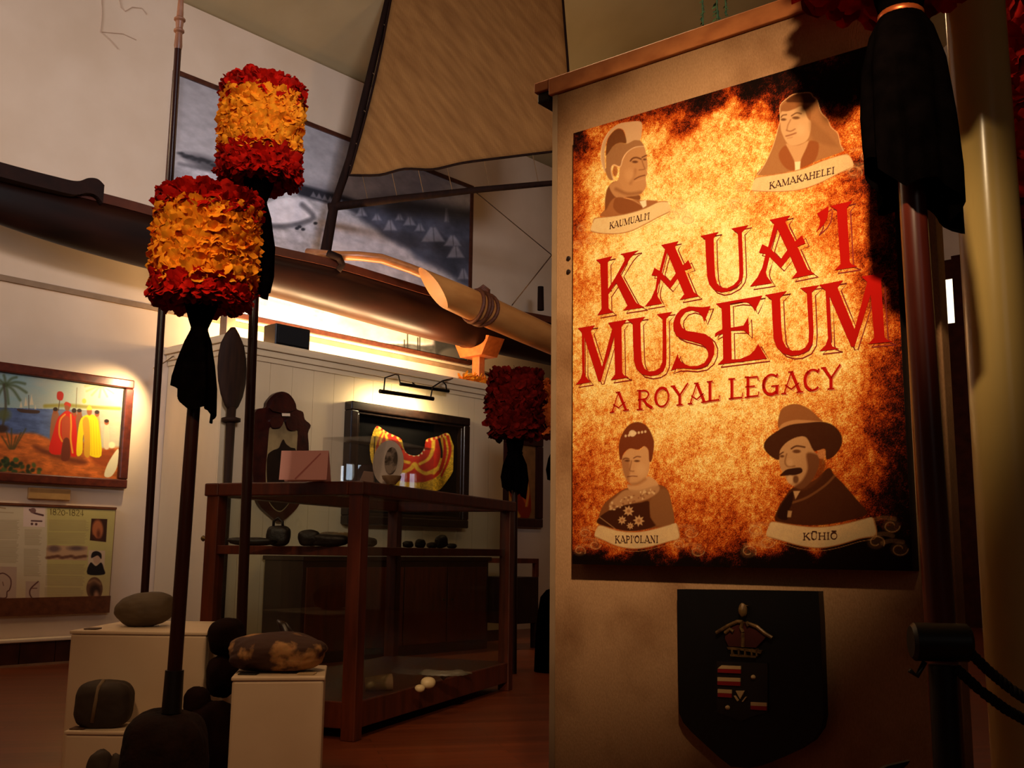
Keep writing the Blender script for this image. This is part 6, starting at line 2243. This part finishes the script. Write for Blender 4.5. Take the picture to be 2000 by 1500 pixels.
luff = [(682, 342), (694, 300), (716, 220), (740, 120), (764, -5), (767, -18), (770, -30)]
foot_ = [(682, 342), (740, 342), (790, 330), (845, 331), (905, 318), (990, 307), (1080, 296)]
leech = [(1080, 296), (1112, 220), (1110, 140), (1104, 60), (1099, -5), (1098, -18), (1098, -30)]
NU = 24
mb = MB()
for j in range(NU + 1):
    v_ = j / NU
    l_ = samp(luff, v_)
    e_ = samp(leech, v_)
    for i in range(NU + 1):
        u_ = i / NU
        f_ = samp(foot_, u_)
        base = (lerp(l_[0], e_[0], u_), lerp(l_[1], e_[1], u_))
        lin0 = (lerp(luff[0][0], leech[0][0], u_), lerp(luff[0][1], leech[0][1], u_))
        w_ = (1 - v_)
        x = base[0] + (f_[0] - lin0[0]) * w_
        y = base[1] + (f_[1] - lin0[1]) * w_
        mb.v.append(PY(x, y, MY - .05 - .14 * math.sin(u_ * math.pi) * (.4 + .6 * v_)))
for j in range(NU):
    for i in range(NU):
        mb.f.append((j * (NU + 1) + i, j * (NU + 1) + i + 1, (j + 1) * (NU + 1) + i + 1, (j + 1) * (NU + 1) + i))
so = mb.build('sail', sailmat(), canoe, smooth=True)
sv = mb.v
md_ = so.modifiers.new('thickness', 'SOLIDIFY')
md_.thickness = .008
edge = [sv[j * (NU + 1)] for j in range(NU, -1, -1)] + [sv[i] for i in range(1, NU + 1)] + [sv[j * (NU + 1) + NU] for j in range(1, NU + 1)]
MB().tube(edge, .014, 8).build('sail_edge_rope', m_mast, so, smooth=True)
ls = MB()
for i in range(2, NU, 4):
    f_ = sv[i]
    q = proj([tuple(f_)])
    bx2 = float(q[0][0])
    by2 = 405 + (bx2 - 641) * (-.108)
    ls.tube([f_, PM(bx2 + 12, by2)], .004, 6)
for j in range(2, NU, 3):
    f_ = sv[j * (NU + 1)]
    q = proj([tuple(f_)])
    y = float(q[1][0])
    ls.tube([f_, PM(684 + (310 - y) * .245 + 0, y - 8)], .005, 6)
ls.build('sail_lacing', mat('cord', (120, 90, 56), (96, 70, 42), rough=.9), canoe)
m_cord = mat('thin_rigging', (84, 62, 44), (60, 44, 32), rough=.9)
MB().tube([PM(925, 372), PD(1080, 500, WN, DC - .1)], .006, 6).build('rigging_line', m_cord, canoe)
MB().tube([PD(1000, 596, WN, DC - .2), PM(1092, 480)], .007, 6).build('rigging_line', m_cord, canoe)
MB().tube([PD(1056, 606, WN, DC), PD(1056, 560, WN, DC)], [.045, .04], 10).build('stern_peg', m_mast, canoe, smooth=40)
# outrigger: curved boom, then the float log with lashings
m_iako = woodmat('light_bent_wood', (190, 120, 66), (150, 90, 46), 'X', rough=.35)
DI = lambda px, py, d: PD(px, py, WN, d)
MB().tube([DI(600, 492, DC + .1), DI(648, 499, DC - .2), DI(700, 500, 8.2), DI(745, 505, 8.1), DI(800, 524, 8.0), DI(860, 548, 7.92), DI(915, 572, 7.84), DI(930, 590, 7.80)], [.04, .05, .05, .052, .052, .055, .055, .05], 12).build('outrigger_boom', m_iako, canoe, smooth=True)
MB().tube([DI(640, 494, DC - .26), DI(662, 503, DC - .30), DI(668, 516, DC - .26), DI(660, 528, DC - .24)], .04, 8).build('boom_lashing', m_mast, canoe, smooth=True)
m_log = mat('honey_log', (222, 156, 84), (178, 112, 54), scale=5, rough=.3, spec=.5, stretch=(.3, .3, 1))
la, lb_ = DI(846, 562, 7.62), DI(1130, 688, 7.75)
ax_l = (lb_ - la).normalized()
e1 = V((0, 0, 1))
e1 = (e1 - ax_l * e1.dot(ax_l)).normalized()
e2 = ax_l.cross(e1)
LL = (lb_ - la).length
mb = MB()
n = 24
rings = 14
for i in range(rings):
    q = i / (rings - 1)
    r = lerp(.158, .172, min(1, q * 3)) * (1 - .15 * max(0, q - .6))
    for k in range(n):
        a = 2 * math.pi * k / n
        sl_ = (.24 * math.cos(a) + .10 * math.sin(a)) * max(0, 1 - q * 5)     # slanting end cut
        mb.v.append(la + ax_l * (q * LL - sl_) + (e1 * math.cos(a) + e2 * math.sin(a)) * r * (1 - .12 * max(0, math.cos(a)) * max(0, 1 - q * 6)))
for i in range(rings - 1):
    for k in range(n):
        mb.f.append((i * n + k, i * n + (k + 1) % n, (i + 1) * n + (k + 1) % n, (i + 1) * n + k))
mb.f.append(tuple(range(n - 1, -1, -1)))
mb.f.append(tuple((rings - 1) * n + k for k in range(n)))
fl_ = mb.build('float_log', m_log, canoe, smooth=35)
m_lash = mat('brown_lashing', (110, 58, 30), (80, 40, 20), scale=40, rough=.6)
mb = MB()
for j in range(4):
    cq = la + ax_l * (LL * (.25 + .018 * j))
    tl = ax_l * (.05 * (1 if j % 2 else -1))
    ring = [cq + (e1 * math.cos(a) + e2 * math.sin(a)) * 0.182 + tl * math.sin(a) for a in [2 * math.pi * k / 24 for k in range(25)]]
    mb.tube(ring, .023, 8, cap=False)
kn = la + ax_l * (LL * .30) - e2 * .0 + e1 * .16
for a0 in range(3):
    mb.tube([kn + V((-.05, -.05, .03 * a0)), kn + V((.0, -.09, .05 + .02 * a0)), kn + V((.06, -.03, .03 * a0)), kn + V((.05, .03, -.04))], .02, 8)
mb.build('float_lashing', m_lash, canoe, smooth=True)
# cradles that hold the canoe on the partition
m_orange = woodmat('orange_cradle_wood', (206, 112, 52), (178, 88, 38), 'X', rough=.4)


def cradle(px, label, m):
    s_ = wsz(px, 690, DC - .25)[0]
    i = min(range(NS), key=lambda k: abs(secs[k][0] - s_))
    zk_ = secs[i][1]
    t = thing('canoe_cradle', label, 'stand', W(s_, DC, ZP + .03))
    mb = MB()
    pr = []
    for k in range(13):
        a = math.pi * k / 12
        pr.append((-math.cos(a) * .25, .13 - math.sin(a) ** .8 * .125))
    outl = [W(s_ - .14, DC + q, zk_ + h) for q, h in pr] + [W(s_ - .14, DC + .3, zk_ + .12), W(s_ - .14, DC + .18, zk_ - .1), W(s_ - .14, DC - .18, zk_ - .1), W(s_ - .14, DC - .3, zk_ + .12)]
    mb.plate(outl, None, WU * .28)
    mb.build('saddle', m, t, bevel=.006)
    MB().wbox(s_ - .05, s_ + .05, DC - .06, DC + .06, ZP + .03, zk_ - .09).build('post', m, t, bevel=.005)
    MB().wbox(s_ - .12, s_ + .12, DC - .1, DC + .1, ZP + .03, ZP + .05).build('foot', m, t)
    return t


cradle(964, 'orange wooden cradle holding the canoe above the far red feather standard', m_orange)
cradle(470, 'wooden cradle holding the canoe above the paddle', woodmat('grey_cradle_wood', (120, 96, 76), (98, 76, 58), 'Z'))
# garland lying on the partition beside the cradle
g0 = wsz(905, 740, DP + .12)[0]
g1 = wsz(958, 745, DP + .12)[0]
mb = MB()
for k in range(220):
    q = random.random()
    c = W(lerp(g0, g1, q), DP + .12 + random.uniform(-.05, .05), ZP + .04 + random.uniform(0, .07))
    a, b_ = V((random.uniform(-1, 1), random.uniform(-1, 1), random.uniform(-.3, 1))).normalized(), V((random.uniform(-1, 1), random.uniform(-1, 1), random.uniform(-1, 1))).normalized()
    mb.add([c, c + a * .05 + b_ * .02, c + a * .08, c + a * .05 - b_ * .02], [(0, 1, 2, 3)])
o = mb.build('feather_garland', m_yf)
tag(o, 'small orange feather garland lying on the partition edge by the orange cradle', 'garland')
# green leaf strands hanging behind the panel
m_leaf = mat('green_leaf_strand', (62, 96, 50), (36, 60, 30), scale=40, rough=.7)
for (px, py, lb) in ((1373, 49, 'leftmost of the three green leaf strands hanging above the panel'), (1401, 37, 'middle and thickest of the three green leaf strands'), (1418, 30, 'rightmost of the three green leaf strands hanging above the panel')):
    b_ = PY(px, py, 4.2)
    u_ = V((b_.x - .02, b_.y, ZC))
    mb = MB().tube([u_, b_], .004, 6)
    Ln = min(1.4, u_.z - b_.z)
    rnd = random.Random(px)
    for k in range(170):
        c = lerp(b_, u_, (k / 170) * Ln / (u_.z - b_.z))
        a = rnd.uniform(0, 6.28)
        d_ = V((math.cos(a), math.sin(a), -.8)).normalized()
        sd = d_.orthogonal().normalized()
        L_ = .02 * (1.6 if px == 1401 and k < 12 else 1)
        mb.add([c, c + d_ * L_ * .5 + sd * L_ * .25, c + d_ * L_, c + d_ * L_ * .5 - sd * L_ * .25], [(0, 1, 2, 3)])
    o = mb.build('leaf_strand', m_leaf)
    tag(o, lb, 'garland', 'green leaf strands above the panel')

# ------------------------------------------------------------------ tidy helper data
for o in bpy.data.objects:
    if '_o' in o:
        del o['_o']
